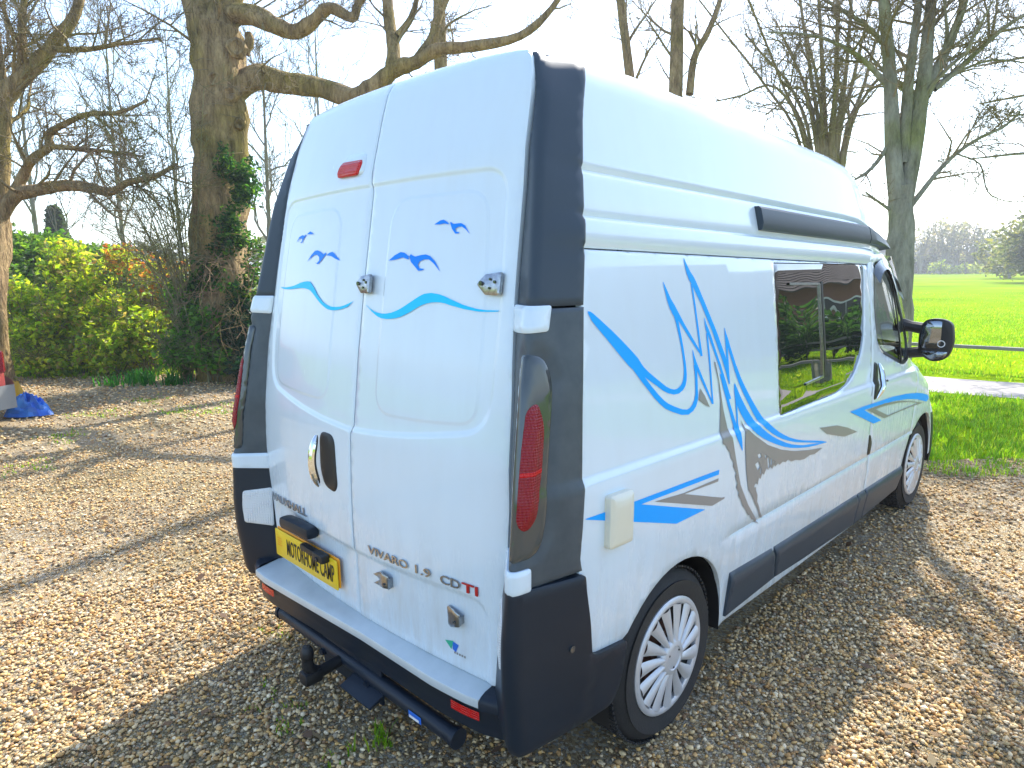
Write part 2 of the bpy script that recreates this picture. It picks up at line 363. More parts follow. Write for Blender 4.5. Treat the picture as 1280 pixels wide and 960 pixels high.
FLASH_BLUE = [[(0.354,1.628),(0.354,1.626),(0.355,1.621),(0.36,1.614),(0.368,1.602),(0.39,1.581),(0.428,1.548),(0.467,1.513),(0.507,1.477),(0.536,1.452),(0.553,1.44),(0.572,1.429),(0.591,1.42),(0.619,1.406),(0.657,1.385),(0.692,1.366),(0.725,1.347),(0.758,1.333),(0.792,1.324),(0.825,1.323),(0.852,1.331),(0.87,1.344),(0.878,1.361),(0.881,1.381),(0.88,1.405),(0.876,1.437),(0.869,1.479),(0.86,1.52),(0.85,1.561),(0.841,1.588),(0.833,1.602),(0.83,1.609),(0.806,1.604),(0.811,1.598),(0.822,1.586),(0.833,1.56),(0.845,1.519),(0.855,1.479),(0.862,1.438),(0.864,1.406),(0.862,1.384),(0.856,1.366),(0.845,1.353),(0.83,1.345),(0.812,1.34),(0.794,1.341),(0.771,1.347),(0.743,1.359),(0.713,1.377),(0.679,1.397),(0.644,1.419),(0.621,1.436),(0.61,1.447),(0.6,1.458),(0.588,1.471),(0.557,1.496),(0.511,1.531),(0.465,1.564),(0.42,1.594),(0.391,1.613),(0.378,1.621),(0.367,1.627),(0.36,1.628),(0.356,1.629)],[(0.767,1.703),(0.773,1.679),(0.785,1.642),(0.799,1.612),(0.823,1.591),(0.867,1.553),(0.928,1.491),(0.986,1.438),(0.996,1.44),(0.945,1.494),(0.886,1.557),(0.852,1.598),(0.834,1.62),(0.809,1.646),(0.785,1.681),(0.769,1.704)],[(0.998,1.435),(0.989,1.488),(0.973,1.602),(0.958,1.693),(0.947,1.692),(0.962,1.602),(0.976,1.488),(0.983,1.435)],[(0.909,1.782),(0.914,1.759),(0.922,1.731),(0.937,1.706),(0.959,1.685),(1.01,1.62),(1.082,1.514),(1.145,1.403),(1.168,1.358),(1.19,1.308),(1.198,1.308),(1.194,1.357),(1.176,1.405),(1.111,1.517),(1.037,1.625),(0.991,1.691),(0.973,1.714),(0.948,1.736),(0.927,1.761),(0.911,1.782)],[(1.199,1.307),(1.193,1.382),(1.192,1.452),(1.177,1.522),(1.174,1.522),(1.176,1.453),(1.178,1.383),(1.189,1.308)],[(1.174,1.523),(1.175,1.502),(1.178,1.477),(1.193,1.447),(1.217,1.4),(1.245,1.343),(1.269,1.343),(1.238,1.401),(1.214,1.448),(1.201,1.477),(1.186,1.502),(1.177,1.523)],[(1.233,1.369),(1.241,1.354),(1.257,1.324),(1.28,1.291),(1.309,1.255),(1.347,1.211),(1.395,1.158),(1.439,1.115),(1.49,1.081),(1.548,1.051),(1.605,1.026),(1.667,1.002),(1.738,0.98),(1.81,0.96),(1.883,0.944),(1.962,0.928),(2.049,0.91),(2.123,0.896),(2.183,0.885),(2.214,0.88),(2.213,0.882),(2.182,0.89),(2.121,0.905),(2.047,0.921),(1.96,0.938),(1.882,0.955),(1.813,0.973),(1.747,0.993),(1.684,1.017),(1.629,1.04),(1.58,1.064),(1.527,1.093),(1.487,1.122),(1.44,1.163),(1.387,1.214),(1.345,1.258),(1.313,1.293),(1.287,1.325),(1.267,1.355),(1.257,1.37)],[(0.554,1.441),(0.569,1.426),(0.6,1.395),(0.635,1.363),(0.671,1.33),(0.705,1.304),(0.736,1.284),(0.78,1.266),(0.836,1.247),(0.884,1.24),(0.917,1.248),(0.938,1.261),(0.95,1.28),(0.955,1.3),(0.954,1.321),(0.954,1.341),(0.954,1.362),(0.953,1.382),(0.95,1.4),(0.949,1.409),(0.931,1.41),(0.932,1.401),(0.936,1.383),(0.938,1.364),(0.937,1.343),(0.937,1.323),(0.935,1.304),(0.927,1.286),(0.913,1.271),(0.895,1.262),(0.876,1.259),(0.844,1.265),(0.795,1.282),(0.756,1.298),(0.728,1.314),(0.696,1.338),(0.658,1.37),(0.624,1.402),(0.592,1.433),(0.577,1.448)],[(0.929,1.462),(0.931,1.44),(0.933,1.415),(0.948,1.394),(0.995,1.329),(1.054,1.251),(1.064,1.251),(1.01,1.331),(0.966,1.395),(0.953,1.416),(0.941,1.44),(0.932,1.462)],[(1.065,1.25),(1.058,1.335),(1.051,1.428),(1.046,1.513),(1.034,1.514),(1.04,1.429),(1.047,1.336),(1.055,1.252)],[(1.026,1.569),(1.028,1.547),(1.033,1.524),(1.049,1.504),(1.08,1.448),(1.135,1.349),(1.188,1.249),(1.205,1.249),(1.151,1.35),(1.096,1.449),(1.067,1.506),(1.054,1.527),(1.039,1.548),(1.029,1.569)],[(1.12,1.354),(1.175,1.229),(1.215,1.144),(1.215,1.104),(1.24,1.074),(1.274,1.032),(1.278,1.031),(1.271,1.072),(1.26,1.102),(1.242,1.143),(1.197,1.228),(1.136,1.354)],[(1.257,1.1),(1.257,1.165),(1.253,1.232),(1.238,1.304),(1.234,1.304),(1.239,1.233),(1.245,1.166),(1.241,1.102)],[(1.234,1.302),(1.233,1.293),(1.232,1.274),(1.236,1.254),(1.244,1.231),(1.26,1.206),(1.282,1.178),(1.308,1.151),(1.334,1.125),(1.36,1.101),(1.411,1.071),(1.469,1.043),(1.532,1.017),(1.603,0.991),(1.681,0.965),(1.762,0.943),(1.844,0.926),(1.916,0.913),(1.98,0.903),(2.062,0.893),(2.163,0.884),(2.215,0.879),(2.212,0.882),(2.158,0.89),(2.054,0.904),(1.973,0.916),(1.912,0.925),(1.842,0.94),(1.765,0.959),(1.691,0.983),(1.621,1.009),(1.559,1.035),(1.505,1.061),(1.455,1.088),(1.419,1.112),(1.394,1.134),(1.367,1.158),(1.341,1.183),(1.316,1.209),(1.295,1.233),(1.278,1.254),(1.263,1.273),(1.249,1.292),(1.242,1.302)]]
FLASH_GREY = [[(1.078,1.405),(1.088,1.403),(1.113,1.328),(1.138,1.217),(1.174,1.121),(1.187,1.1),(1.225,0.998),(1.274,0.891),(1.358,0.783),(1.483,0.664),(1.444,0.681),(1.426,0.701),(1.407,0.704),(1.385,0.731),(1.365,0.737),(1.33,0.775),(1.309,0.791),(1.284,0.825),(1.259,0.849),(1.264,0.862),(1.238,0.889),(1.246,0.904),(1.223,0.938),(1.23,0.95),(1.199,0.984),(1.201,1.0),(1.177,1.022),(1.165,1.048),(1.148,1.062),(1.133,1.081),(1.106,1.093),(1.106,1.133),(1.118,1.252),(1.107,1.329)],[(0.97,1.321),(1.0,1.291),(1.036,1.242),(0.998,1.258),(0.957,1.281)],[(1.282,1.153),(1.306,1.118),(1.379,1.075),(1.51,1.008),(1.654,0.957),(1.807,0.919),(1.971,0.889),(2.165,0.861),(2.063,0.851),(1.998,0.859),(1.939,0.853),(1.878,0.86),(1.827,0.873),(1.779,0.876),(1.738,0.894),(1.712,0.887),(1.68,0.898),(1.649,0.889),(1.63,0.901),(1.606,0.892),(1.587,0.902),(1.572,0.888),(1.553,0.904),(1.53,0.893),(1.514,0.905),(1.491,0.881),(1.474,0.891),(1.46,0.87),(1.442,0.881),(1.437,0.85),(1.422,0.861),(1.421,0.832),(1.441,0.805),(1.443,0.775),(1.469,0.745),(1.483,0.719),(1.519,0.678),(1.49,0.69),(1.46,0.732),(1.423,0.771),(1.391,0.811),(1.35,0.85),(1.316,0.95),(1.299,1.037),(1.295,1.112)],[(2.102,0.974),(2.347,0.942),(2.506,0.902),(2.681,0.846),(2.468,0.859),(2.212,0.922)]]
FLASH_HOLES = [[(1.414,0.985),(1.441,0.987),(1.456,0.969),(1.428,0.967)],[(1.397,0.948),(1.426,0.954),(1.449,0.927),(1.426,0.915)],[(1.48,0.973),(1.506,0.962),(1.497,0.948)],[(1.514,0.946),(1.527,0.955),(1.543,0.909),(1.529,0.894)],[(1.549,0.933),(1.561,0.94),(1.566,0.912),(1.552,0.905)],[(1.402,0.853),(1.426,0.869),(1.423,0.845),(1.406,0.845)],[(1.578,0.919),(1.591,0.922),(1.588,0.905)],[(1.452,0.919),(1.461,0.922),(1.461,0.895),(1.449,0.891)]]
ARROW_BLUE = [[(0.278,1.034),(0.509,1.021),(1.088,0.996),(1.086,0.978),(0.565,1.001),(0.995,0.864),(0.792,0.868),(0.278,1.032)]]
ARROW_GREY = [[(0.643,0.989),(0.832,0.97),(1.086,0.963),(1.084,0.951),(0.837,0.965),(1.124,0.876),(1.144,0.874),(1.143,0.867),(1.047,0.864)]]
DOOR_BLUE = [[(2.527,0.983),(2.74,0.977),(2.974,0.966),(3.322,0.949),(3.617,0.924),(3.859,0.895),(4.026,0.868),(4.181,0.835),(4.231,0.805),(4.155,0.791),(3.879,0.849),(3.632,0.887),(3.332,0.92),(2.948,0.947),(2.761,0.955),(3.108,0.837),(2.959,0.843)]]
DOOR_GREY = [[(2.817,0.946),(3.15,0.935),(3.491,0.897),(3.748,0.856),(4.058,0.798),(3.926,0.816),(3.706,0.857),(3.455,0.891),(3.157,0.917),(2.971,0.926),(3.234,0.846),(3.656,0.829),(3.926,0.816),(4.058,0.798),(3.722,0.818),(3.402,0.832),(3.168,0.839)]]
BIRDS_LEFT = [[(-0.531,1.873),(-0.507,1.896),(-0.479,1.902),(-0.456,1.899),(-0.448,1.904),(-0.44,1.901),(-0.459,1.888),(-0.472,1.873),(-0.486,1.871),(-0.493,1.873),(-0.479,1.875),(-0.475,1.886),(-0.488,1.891),(-0.505,1.888)],[(-0.435,1.904),(-0.406,1.914),(-0.373,1.902),(-0.399,1.902)],[(-0.406,1.794),(-0.372,1.821),(-0.344,1.835),(-0.324,1.837),(-0.292,1.828),(-0.266,1.819),(-0.256,1.827),(-0.248,1.82),(-0.264,1.809),(-0.285,1.794),(-0.307,1.782),(-0.334,1.789),(-0.315,1.788),(-0.3,1.797),(-0.303,1.81),(-0.325,1.82),(-0.35,1.818),(-0.379,1.807)],[(-0.244,1.815),(-0.225,1.824),(-0.199,1.827),(-0.179,1.818),(-0.141,1.793),(-0.175,1.801),(-0.204,1.811)]]
BIRDS_RIGHT = [[(0.174,1.787),(0.207,1.805),(0.235,1.814),(0.256,1.811),(0.28,1.799),(0.281,1.788),(0.248,1.796),(0.21,1.789)],[(0.283,1.799),(0.289,1.806),(0.299,1.801),(0.312,1.797),(0.336,1.801),(0.363,1.803),(0.385,1.797),(0.411,1.779),(0.44,1.746),(0.406,1.773),(0.38,1.787),(0.356,1.787),(0.336,1.78),(0.33,1.77),(0.34,1.759),(0.363,1.757),(0.353,1.752),(0.335,1.751),(0.317,1.764),(0.293,1.781)],[(0.388,1.896),(0.413,1.907),(0.429,1.909),(0.448,1.9),(0.457,1.893),(0.432,1.897),(0.415,1.895)],[(0.459,1.898),(0.463,1.9),(0.474,1.893),(0.492,1.894),(0.508,1.894),(0.525,1.886),(0.55,1.858),(0.53,1.874),(0.513,1.883),(0.497,1.883),(0.485,1.878),(0.49,1.869),(0.505,1.866),(0.5,1.863),(0.487,1.863),(0.47,1.879)]]
WAVE_LEFT = [[(-0.669,1.689),(-0.644,1.69),(-0.597,1.69),(-0.556,1.693),(-0.519,1.697),(-0.485,1.703),(-0.451,1.71),(-0.421,1.714),(-0.394,1.716),(-0.375,1.716),(-0.363,1.715),(-0.349,1.708),(-0.332,1.698),(-0.312,1.684),(-0.289,1.666),(-0.264,1.651),(-0.238,1.638),(-0.213,1.63),(-0.19,1.625),(-0.165,1.622),(-0.138,1.622),(-0.111,1.624),(-0.083,1.629),(-0.056,1.636),(-0.032,1.643),(-0.02,1.647),(-0.059,1.624),(-0.073,1.621),(-0.101,1.615),(-0.128,1.611),(-0.153,1.609),(-0.178,1.61),(-0.201,1.613),(-0.228,1.621),(-0.259,1.633),(-0.291,1.649),(-0.324,1.667),(-0.352,1.68),(-0.375,1.685),(-0.399,1.688),(-0.427,1.689),(-0.47,1.688),(-0.529,1.684),(-0.576,1.682),(-0.609,1.683),(-0.626,1.683)]]
WAVE_RIGHT = [[(0.056,1.638),(0.067,1.633),(0.09,1.622),(0.113,1.614),(0.136,1.61),(0.161,1.608),(0.189,1.609),(0.216,1.613),(0.242,1.62),(0.269,1.63),(0.296,1.643),(0.321,1.655),(0.344,1.666),(0.363,1.674),(0.377,1.678),(0.393,1.68),(0.41,1.681),(0.428,1.679),(0.445,1.677),(0.467,1.672),(0.492,1.664),(0.52,1.656),(0.55,1.647),(0.58,1.641),(0.608,1.636),(0.64,1.633),(0.677,1.633),(0.695,1.633),(0.689,1.63),(0.675,1.629),(0.647,1.628),(0.617,1.628),(0.587,1.631),(0.557,1.634),(0.528,1.639),(0.499,1.644),(0.471,1.65),(0.449,1.652),(0.432,1.652),(0.413,1.651),(0.393,1.648),(0.373,1.643),(0.353,1.636),(0.333,1.627),(0.312,1.617),(0.29,1.609),(0.265,1.6),(0.239,1.595),(0.213,1.592),(0.187,1.591),(0.162,1.592),(0.137,1.597),(0.114,1.607),(0.102,1.612)]]
SOCKET_BOX = [[(0.382,1.09),(0.502,1.08),(0.493,0.904),(0.366,0.918)]]
# ================================================================== THE VAN
# van frame: x to its right, y forward from the rear bumper, z up; it stands on the gravel at z = 0
W0 = lerp_table([(.20, .890), (.30, .900), (.45, .915), (.6, .932), (.7, .9385), (.8, .944), (1.0, .948), (1.118, .947), (1.140, .934), (1.4, .915),
                 (1.7, .883), (1.787, .8735), (1.796, .866), (1.808, .866), (1.817, .872), (1.880, .863), (1.892, .849), (1.914, .852), (2.015, .829), (2.028, .817), (2.052, .823), (2.062, .820), (2.25, .782), (2.32, .765)])
def taper(y, z):
    y0 = np.interp(z, [.3, .6, .9, 1.1, 1.8], [4.5, 4.3, 4.05, 3.5, 3.0]); a = np.interp(z, [.3, .9, 1.1, 1.8], [.7, .5, .28, .20])
    return a*max(0, y-y0)**2
def Wyz(y, z):
    q = z+.022*(y-.8); g = abs(q-.695)
    return W0(q)-taper(y, z)-(.006*(1-g/.008)*min(1, max(0, (y-1.12)/.15)) if g < .008 else 0)
left_in = lerp_table([(1.2, .03), (1.5, .012), (1.75, .002), (2.0, -.014), (2.4, -.022)])
def sideP(sx):
    def f(y, z, d): return (sx*(Wyz(y, z)+d-(left_in(z) if sx < 0 else 0)), y, z)
    return f
SR, SL = sideP(1), sideP(-1)
Y0 = lerp_table([(.3, .075), (.46, .073), (.846, .069), (1.0, .072), (1.178, .081), (1.467, .119), (1.75, .166), (2.099, .23), (2.282, .281), (2.37, .311), (2.40, .330), (2.42, .352), (2.435, .39)])
def rearP(x, z, d): return (x, Y0(z)+.09*x*x-d, z)

van = thing('camper_van', 'white high roof camper van with blue spiky side graphics, parked on the gravel', 'van')

# ---- floor pan and dark inner skins
b = MB(); b.box((0, 2.45, .36), (1.70, 4.5, .05)); b.box((0, 2.45, .30), (1.0, 3.9, .1)); b.build('underbody', M['black'], van)
b = MB()
zs = lin(.45, 2.22, 14)
b.grid(lambda x, z: (x, Y0(z)+.09*x*x+.075, z), lin(-.70, .70, 9), zs); b.build('rear_frame', M['black'], van)

# ---- rear doors
xe = lerp_table([(.45, .735), (.64, .752), (.85, .773), (1.05, .781), (1.38, .767), (1.65, .744), (1.99, .731), (2.29, .705), (2.38, .675), (2.40, .66)])
ztop = 2.408
xe_dl = lerp_table([(1.45, 0), (1.82, .022), (2.146, .048), (2.40, .078)])
def xel(z, sgn): return xe(z)-(xe_dl(z) if sgn < 0 else 0)
def split_x(z): return .020+.012*float(sstep((z-1.17)/.02)-sstep((z-2.045)/.02))-.004*float(sstep((.8-z)/.2))
out_R = rounded([(-.3, 1.170), (.30, 1.205), (.690, 1.275), (.702, 1.60), (.672, 2.047), (.34, 2.052), (-.3, 2.052)], [0, .2, .10, .3, .09, .2, 0], 6)
in_R = rounded([(.158, 1.268), (.40, 1.270), (.640, 1.290), (.640, 1.60), (.606, 1.988), (.16, 1.990)], [.09, .1, .07, .2, .09, .1], 6)
low_R = rounded([(-.3, .722), (.30, .728), (.690, .742), (.700, .60), (.690, .30), (-.3, .30)], [0, .2, .09, .1, 0, 0], 6)
def mirror2(P, a=0): return [(-x+a, z) for x, z in P][::-1]
def step_depth(poly, A, width, amt):
    s = np.where(inside(poly, A), 1, -1)*dist(poly, A); return amt*sstep((s+width/2)/width)
def rings(poly, ds):
    P = poly if area2(poly) > 0 else poly[::-1]; P = resample(P, .022); o = []
    for d in ds: o += inset(P, d)
    return o
def door(name, sgn):
    zz = lin(.462, 2.428, 70); zl = lin(.475, 2.365, 40)
    o_in = [(split_x(z)+.0028*sgn, z) for z in zz]
    edge_ = [(sgn*xel(z, sgn), z) for z in zl]
    top = [(sgn*x, float(np.interp(x, [0, .16, .32, .48, .60, .66], [2.428, 2.427, 2.422, 2.414, 2.402, 2.392]))) for x in lin(.655 if sgn > 0 else .585, .06, 14)]
    bot = [(sgn*x, .462+.0*x) for x in lin(.10, .70, 6)]
    outer = [p for p in (o_in[::-1] if True else o_in)]
    outer = o_in[::-1]+bot+edge_+top
    oR, iR, lR = (out_R, in_R, low_R) if sgn > 0 else (mirror2(out_R), mirror2(in_R, -.0), mirror2(low_R))
    def depth(A):
        return step_depth(oR, A, .018, -.006)+step_depth(iR, A, .012, .003)+step_depth(lR, A, .026, -.010 if sgn > 0 else -.013)
    ex = rings(oR, (-.012, -.006, 0, .006, .012))+rings(iR, (-.008, -.004, 0, .004, .008))+rings(lR, (-.016, -.008, 0, .008, .016))+[(sgn*x, z) for z in (2.372, 2.385, 2.395, 2.405, 2.414, 2.421) for x in np.arange(.03, .68, .02)]
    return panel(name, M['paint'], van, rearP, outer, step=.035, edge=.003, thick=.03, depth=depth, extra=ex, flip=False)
door_r = door('rear_door', 1); door_l = door('rear_door', -1)
# vinyl on the doors (follows the pressings: lifted just clear of them)
def rearV(x, z, d):
    A = np.array([(x, z)]); s = 1 if x > .03 else -1
    oR, iR, lR = (out_R, in_R, low_R) if s > 0 else (mirror2(out_R), mirror2(in_R), mirror2(low_R))
    q = float((step_depth(oR, A, .018, -.006)+step_depth(iR, A, .012, .003)+step_depth(lR, A, .026, -.010 if s > 0 else -.013))[0])
    return rearP(x, z, d+q)
decal('wave_decal', M['cyan'], door_l, rearV, WAVE_LEFT, .0035, .02); decal('wave_decal', M['cyan'], door_r, rearV, WAVE_RIGHT, .0035, .02)
for i in (0, 2):
    decal('bird_decal', M['bird'], door_l, rearV, BIRDS_LEFT[i:i+2], .003, .02); decal('bird_decal', M['bird'], door_r, rearV, BIRDS_RIGHT[i:i+2], .003, .02)
# high brake light with its little white hood
b = MB(); bl = rounded([(-.214, 2.100), (-.056, 2.096), (-.036, 2.150), (-.196, 2.156)], [.030, .040, .022, .028], 7)
panel('brake_light', M['brakelens'], door_l, lambda x, z, d: rearP(x, z, d+.016), bl, step=.02, edge=.007, thick=.016)
panel('light_hood', M['paint'], door_l, lambda x, z, d: rearP(x, z, d+.008), rounded([(-.20, 2.100), (-.030, 2.098), (-.032, 2.175), (-.17, 2.180)], .025, 5), step=.03, edge=.007, thick=.012)
# door handle: dark pocket with a chrome lever
pocket = rounded([(-.200, 1.150), (-.090, 1.148), (-.070, .955), (-.092, .925), (-.165, .935), (-.196, 1.00)], [.045, .04, .04, .02, .03, .05], 6)
hp = panel('door_handle', M['black'], door_l, lambda x, z, d: rearP(x, z, d+.005), pocket, step=.03, edge=.004, thick=.02)
b = MB(); P = [Vector(rearP(-.182+.010*t-.004*math.sin(t*3), 1.138-.20*t, .024+.020*math.sin(math.pi*t))) for t in lin(0, 1, 12)]
b.tube(P, [.006, .012, .015, .016, .016, .016, .016, .0165, .0165, .016, .013, .006], 10); b.build('handle_lever', M['chrome'], door_l)
# number plates
px0, px1, pz0, pz1, py = -.602, -.092, .528, .650, .058
def plateP(dx=0, dz=0, dy=0): return lambda u, v, d: (u+dx, py+dy-d+.016*(1-(v-pz0)/.122)*0, v+dz)
pl = [(px0, pz0), (px1, pz0), (px1, pz1), (px0, pz1)]
panel('spare_plate', M['orange'], door_l, plateP(.006, .008, .008), rounded(pl, .008), step=.1, edge=.001, thick=.004)
np_ = panel('number_plate', M['yellow'], door_l, plateP(), rounded(pl, .008), step=.1, edge=.001, thick=.004)
lettering('plate_letters', 'MOTORHOME CAMP', M['ink'], door_l, plateP(), px0+.105, pz0+.026, .385, .072, .0012, .0006, bold=.010)
for k in range(4): decal('plate_dealer_mark', M['orange'], door_l, plateP(), [[(px0+.022, pz0+.052+.010*k), (px0+.062-.008*(k % 2), pz0+.052+.010*k), (px0+.062-.008*(k % 2), pz0+.056+.010*k), (px0+.022, pz0+.056+.010*k)]], .0012, .1)
# plate lamp housing and reversing camera
b = MB(); b.box((-.385, .060, .712), (.245, .060, .052), Matrix.Rotation(rad(-2), 3, 'Y'), .02); b.build('plate_lamp_cover', M['bumper'], door_l)
b = MB(); b.box((-.268, .044, .650), (.120, .030, .026), Matrix.Rotation(rad(2), 3, 'Y'), .007); b.box((-.180, .042, .648), (.075, .040, .034), Matrix.Rotation(rad(2), 3, 'Y'), .009)
b.tube([(-.180, .024, .646), (-.180, .018, .644)], .010, 10); b.build('reversing_camera', M['black'], door_l)
# badges
def slope_f(s, z0): return lambda u, v, d: rearV(u, v+s*(u-z0), d)
lettering('maker_badge', 'VAUXHALL', M['badge'], door_l, slope_f(.055, -.72), -.715, .741, .375, .034, .002, .004)
lettering('model_badge', 'VIVARO', M['badge'], door_r, slope_f(.02, .12), .122, .748, .225, .030, .002, .004)
lettering('model_badge', '1.9', M['badge'], door_r, slope_f(.02, .12), .385, .748, .075, .030, .002, .004)
lettering('model_badge', 'CD', M['badge'], door_r, slope_f(.02, .12), .505, .747, .088, .030, .002, .004)
lettering('model_badge', 'TI', M['redtext'], door_r, slope_f(.02, .12), .600, .746, .065, .030, .002, .004, label='red TI letters of the model badge')
# security lock brackets and catch plates
def bracket(x, z, o, dx):
    """folded sheet-steel lock bracket standing off the door"""
    def f(u, v, d): p = rearV(x+u, z+v, 0); return (p[0], p[1]-.010-d-.016*max(0, min(1, (u+.03)/.05)), p[2])
    panel('lock_bracket', M['steel'], door_r, f, rounded(o, .003, 2), step=.02, edge=.0015, thick=.006)
    b = MB(); p = Vector(f(dx, -.004, 0)); b.tube([p, p+Vector((0, -.005, 0))], .005, 8); b.build('bracket_screw', M['smoke'], door_r)
    b = MB(); w_ = [(q[0], q[1]) for q in o if q[0] > -.02]; ys = [q[1] for q in w_]; xr = max(q[0] for q in w_)
    A = [f(xr, max(ys)*.6, 0), f(xr, min(ys)*.7, 0)]; B_ = [rearV(x+xr-.004, z+max(ys)*.6, 0), rearV(x+xr-.004, z+min(ys)*.7, 0)]; b.add([A[0], A[1], B_[1], B_[0]], [(0, 1, 2, 3)]); b.build('bracket_side', M['steel'], door_r)
bracket(.195, .668, [(-.060, .002), (-.002, .031), (.051, .030), (.049, -.016), (.0, -.026), (-.060, -.034), (-.012, -.004)], .028); bracket(.560, .648, [(-.036, .028), (-.026, .035), (.034, .027), (.034, -.014), (-.02, -.038), (-.034, -.034)], .012)
def catch(x, z, par):
    o = [(-.048, -.002), (-.018, .026), (.044, .032), (.050, .026), (.050, -.030), (.044, -.034), (-.012, -.034)]
    pn = panel('catch_plate', M['steel'], par, lambda u, v, d: rearP(x+u, z+v, d+.012+.010*max(0, u)/.05), rounded(o, .006, 3), step=.03, edge=.003, thick=.014)
    for du, dv, r in ((-.028, 0, .009), (.008, .012, .005), (.008, -.014, .005), (.03, .004, .006)):
        b = MB(); p = Vector(rearP(x+du, z+dv, .012+.010*max(0, du)/.05)); b.tube([p, p+Vector((0, -.004, 0))], r*.8, 10); b.build('rivet', M['smoke'], par)
catch(.052, 1.710, door_r); catch(.655, 1.712, door_r)
# small round sticker
decal('door_sticker', M['stickergreen'], door_r, rearV, [[(.500, .546), (.540, .556), (.528, .522)]], .0012, .02)
decal('door_sticker', M['labelblue'], door_r, rearV, [[(.535, .553), (.562, .548), (.548, .518), (.534, .525)]], .0012, .02)
decal('sticker_print', M['greyv'], door_r, rearV, [[(.540+.011*k, .512), (.547+.011*k, .5125), (.547+.011*k, .520), (.540+.011*k, .5195)] for k in range(5)], .0012, .02)

# ---- dark corner: pillar trim, light unit, bumper. The corner's plan is a bent line: A (door edge) - crease - D (side)
ccx = lerp_table([(.3, .885), (.6, .897), (.97, .905), (1.13, .900), (1.42, .875), (1.66, .850), (2.04, .790), (2.25, .742), (2.35, .705), (2.40, .665)])
ccy = lerp_table([(.3, .045), (.6, .012), (.97, .006), (1.13, .027), (1.42, .088), (1.66, .160), (2.04, .254), (2.25, .332), (2.35, .400), (2.40, .445)])
ysd = lerp_table([(.3, .32), (.57, .312), (.60, .306), (.87, .265), (.915, .252), (1.379, .297), (1.65, .335), (1.92, .383), (2.183, .445), (2.381, .525), (2.42, .54)])
def cframe(z, sx=1):
    C = Vector((ccx(z), ccy(z))); a = xel(min(z, 2.40), sx)+.006; A = Vector((a, Y0(z)+.09*a*a+.012)); y_ = ysd(z); D = Vector((float(np.interp(z, [2.2, 2.31, 2.345, 2.368, 2.395], [W0(2.2), .766, .753, .738, .70]))+.004 if z > 2.2 else W0(z+.022*(y_-.8))+.004, y_))
    return A, C, D
def corner(sx, z_rear_up=0):
    def f(s, z, d):
        A, C, D = cframe(z, sx); da = (A-C).normalized(); dd = (D-C).normalized(); r = .030
        n0 = Vector((da.y, -da.x)); n2 = Vector((dd.y, -dd.x))
        if n0.dot(Vector((.5, -.85))) < 0: n0 = -n0
        if n2.dot(Vector((.85, -.5))) < 0: n2 = -n2
        if s <= -r: p = C+da*(-s); n = n0
        elif s >= r: p = C+dd*s; n = n2
        else:
            t = (s+r)/(2*r); p0 = C+da*r; p2 = C+dd*r; p = p0*(1-t)**2+C*2*t*(1-t)+p2*t*t
            n = n0.lerp(n2, t)
        n.normalize(); q = p+n*d
        return (sx*(q.x-(left_in(z) if sx < 0 else 0)), q.y, z)
    return f
def sA(z, sx=1): A, C, D = cframe(z, sx); return -(A-C).length
def sD(z): A, C, D = cframe(z); return (D-C).length
def corner_strip(name, mt, sx, z0, z1, off=.0, n=30, top_round=0, s_lo=None, s_hi=None, thick=.05, edge=.005, par=None, holes=(), step=.03, depth=None):
    zz = lin(z0, z1, n); lo = [((s_lo(z) if s_lo else sA(z, sx)), z) for z in zz]; hi = [((s_hi(z) if s_hi else sD(z)), z) for z in zz]
    P = lo[::-1]+hi
    ex = [(s, z) for s in (-.03, -.02, -.01, 0, .01, .02, .03) for z in np.arange(z0+.005, z1, .028)]
    if top_round: P = rounded([P[0]]+P[1:-1]+[P[-1]], [top_round]+[0]*(len(P)-2)+[top_round*.5], 6)
    f = corner(sx)
    return panel(name, mt, par or van, lambda u, v, d: f(u, v, d+off), P, holes, step=step, edge=edge, thick=thick, depth=depth, flip=sx < 0, extra=ex)
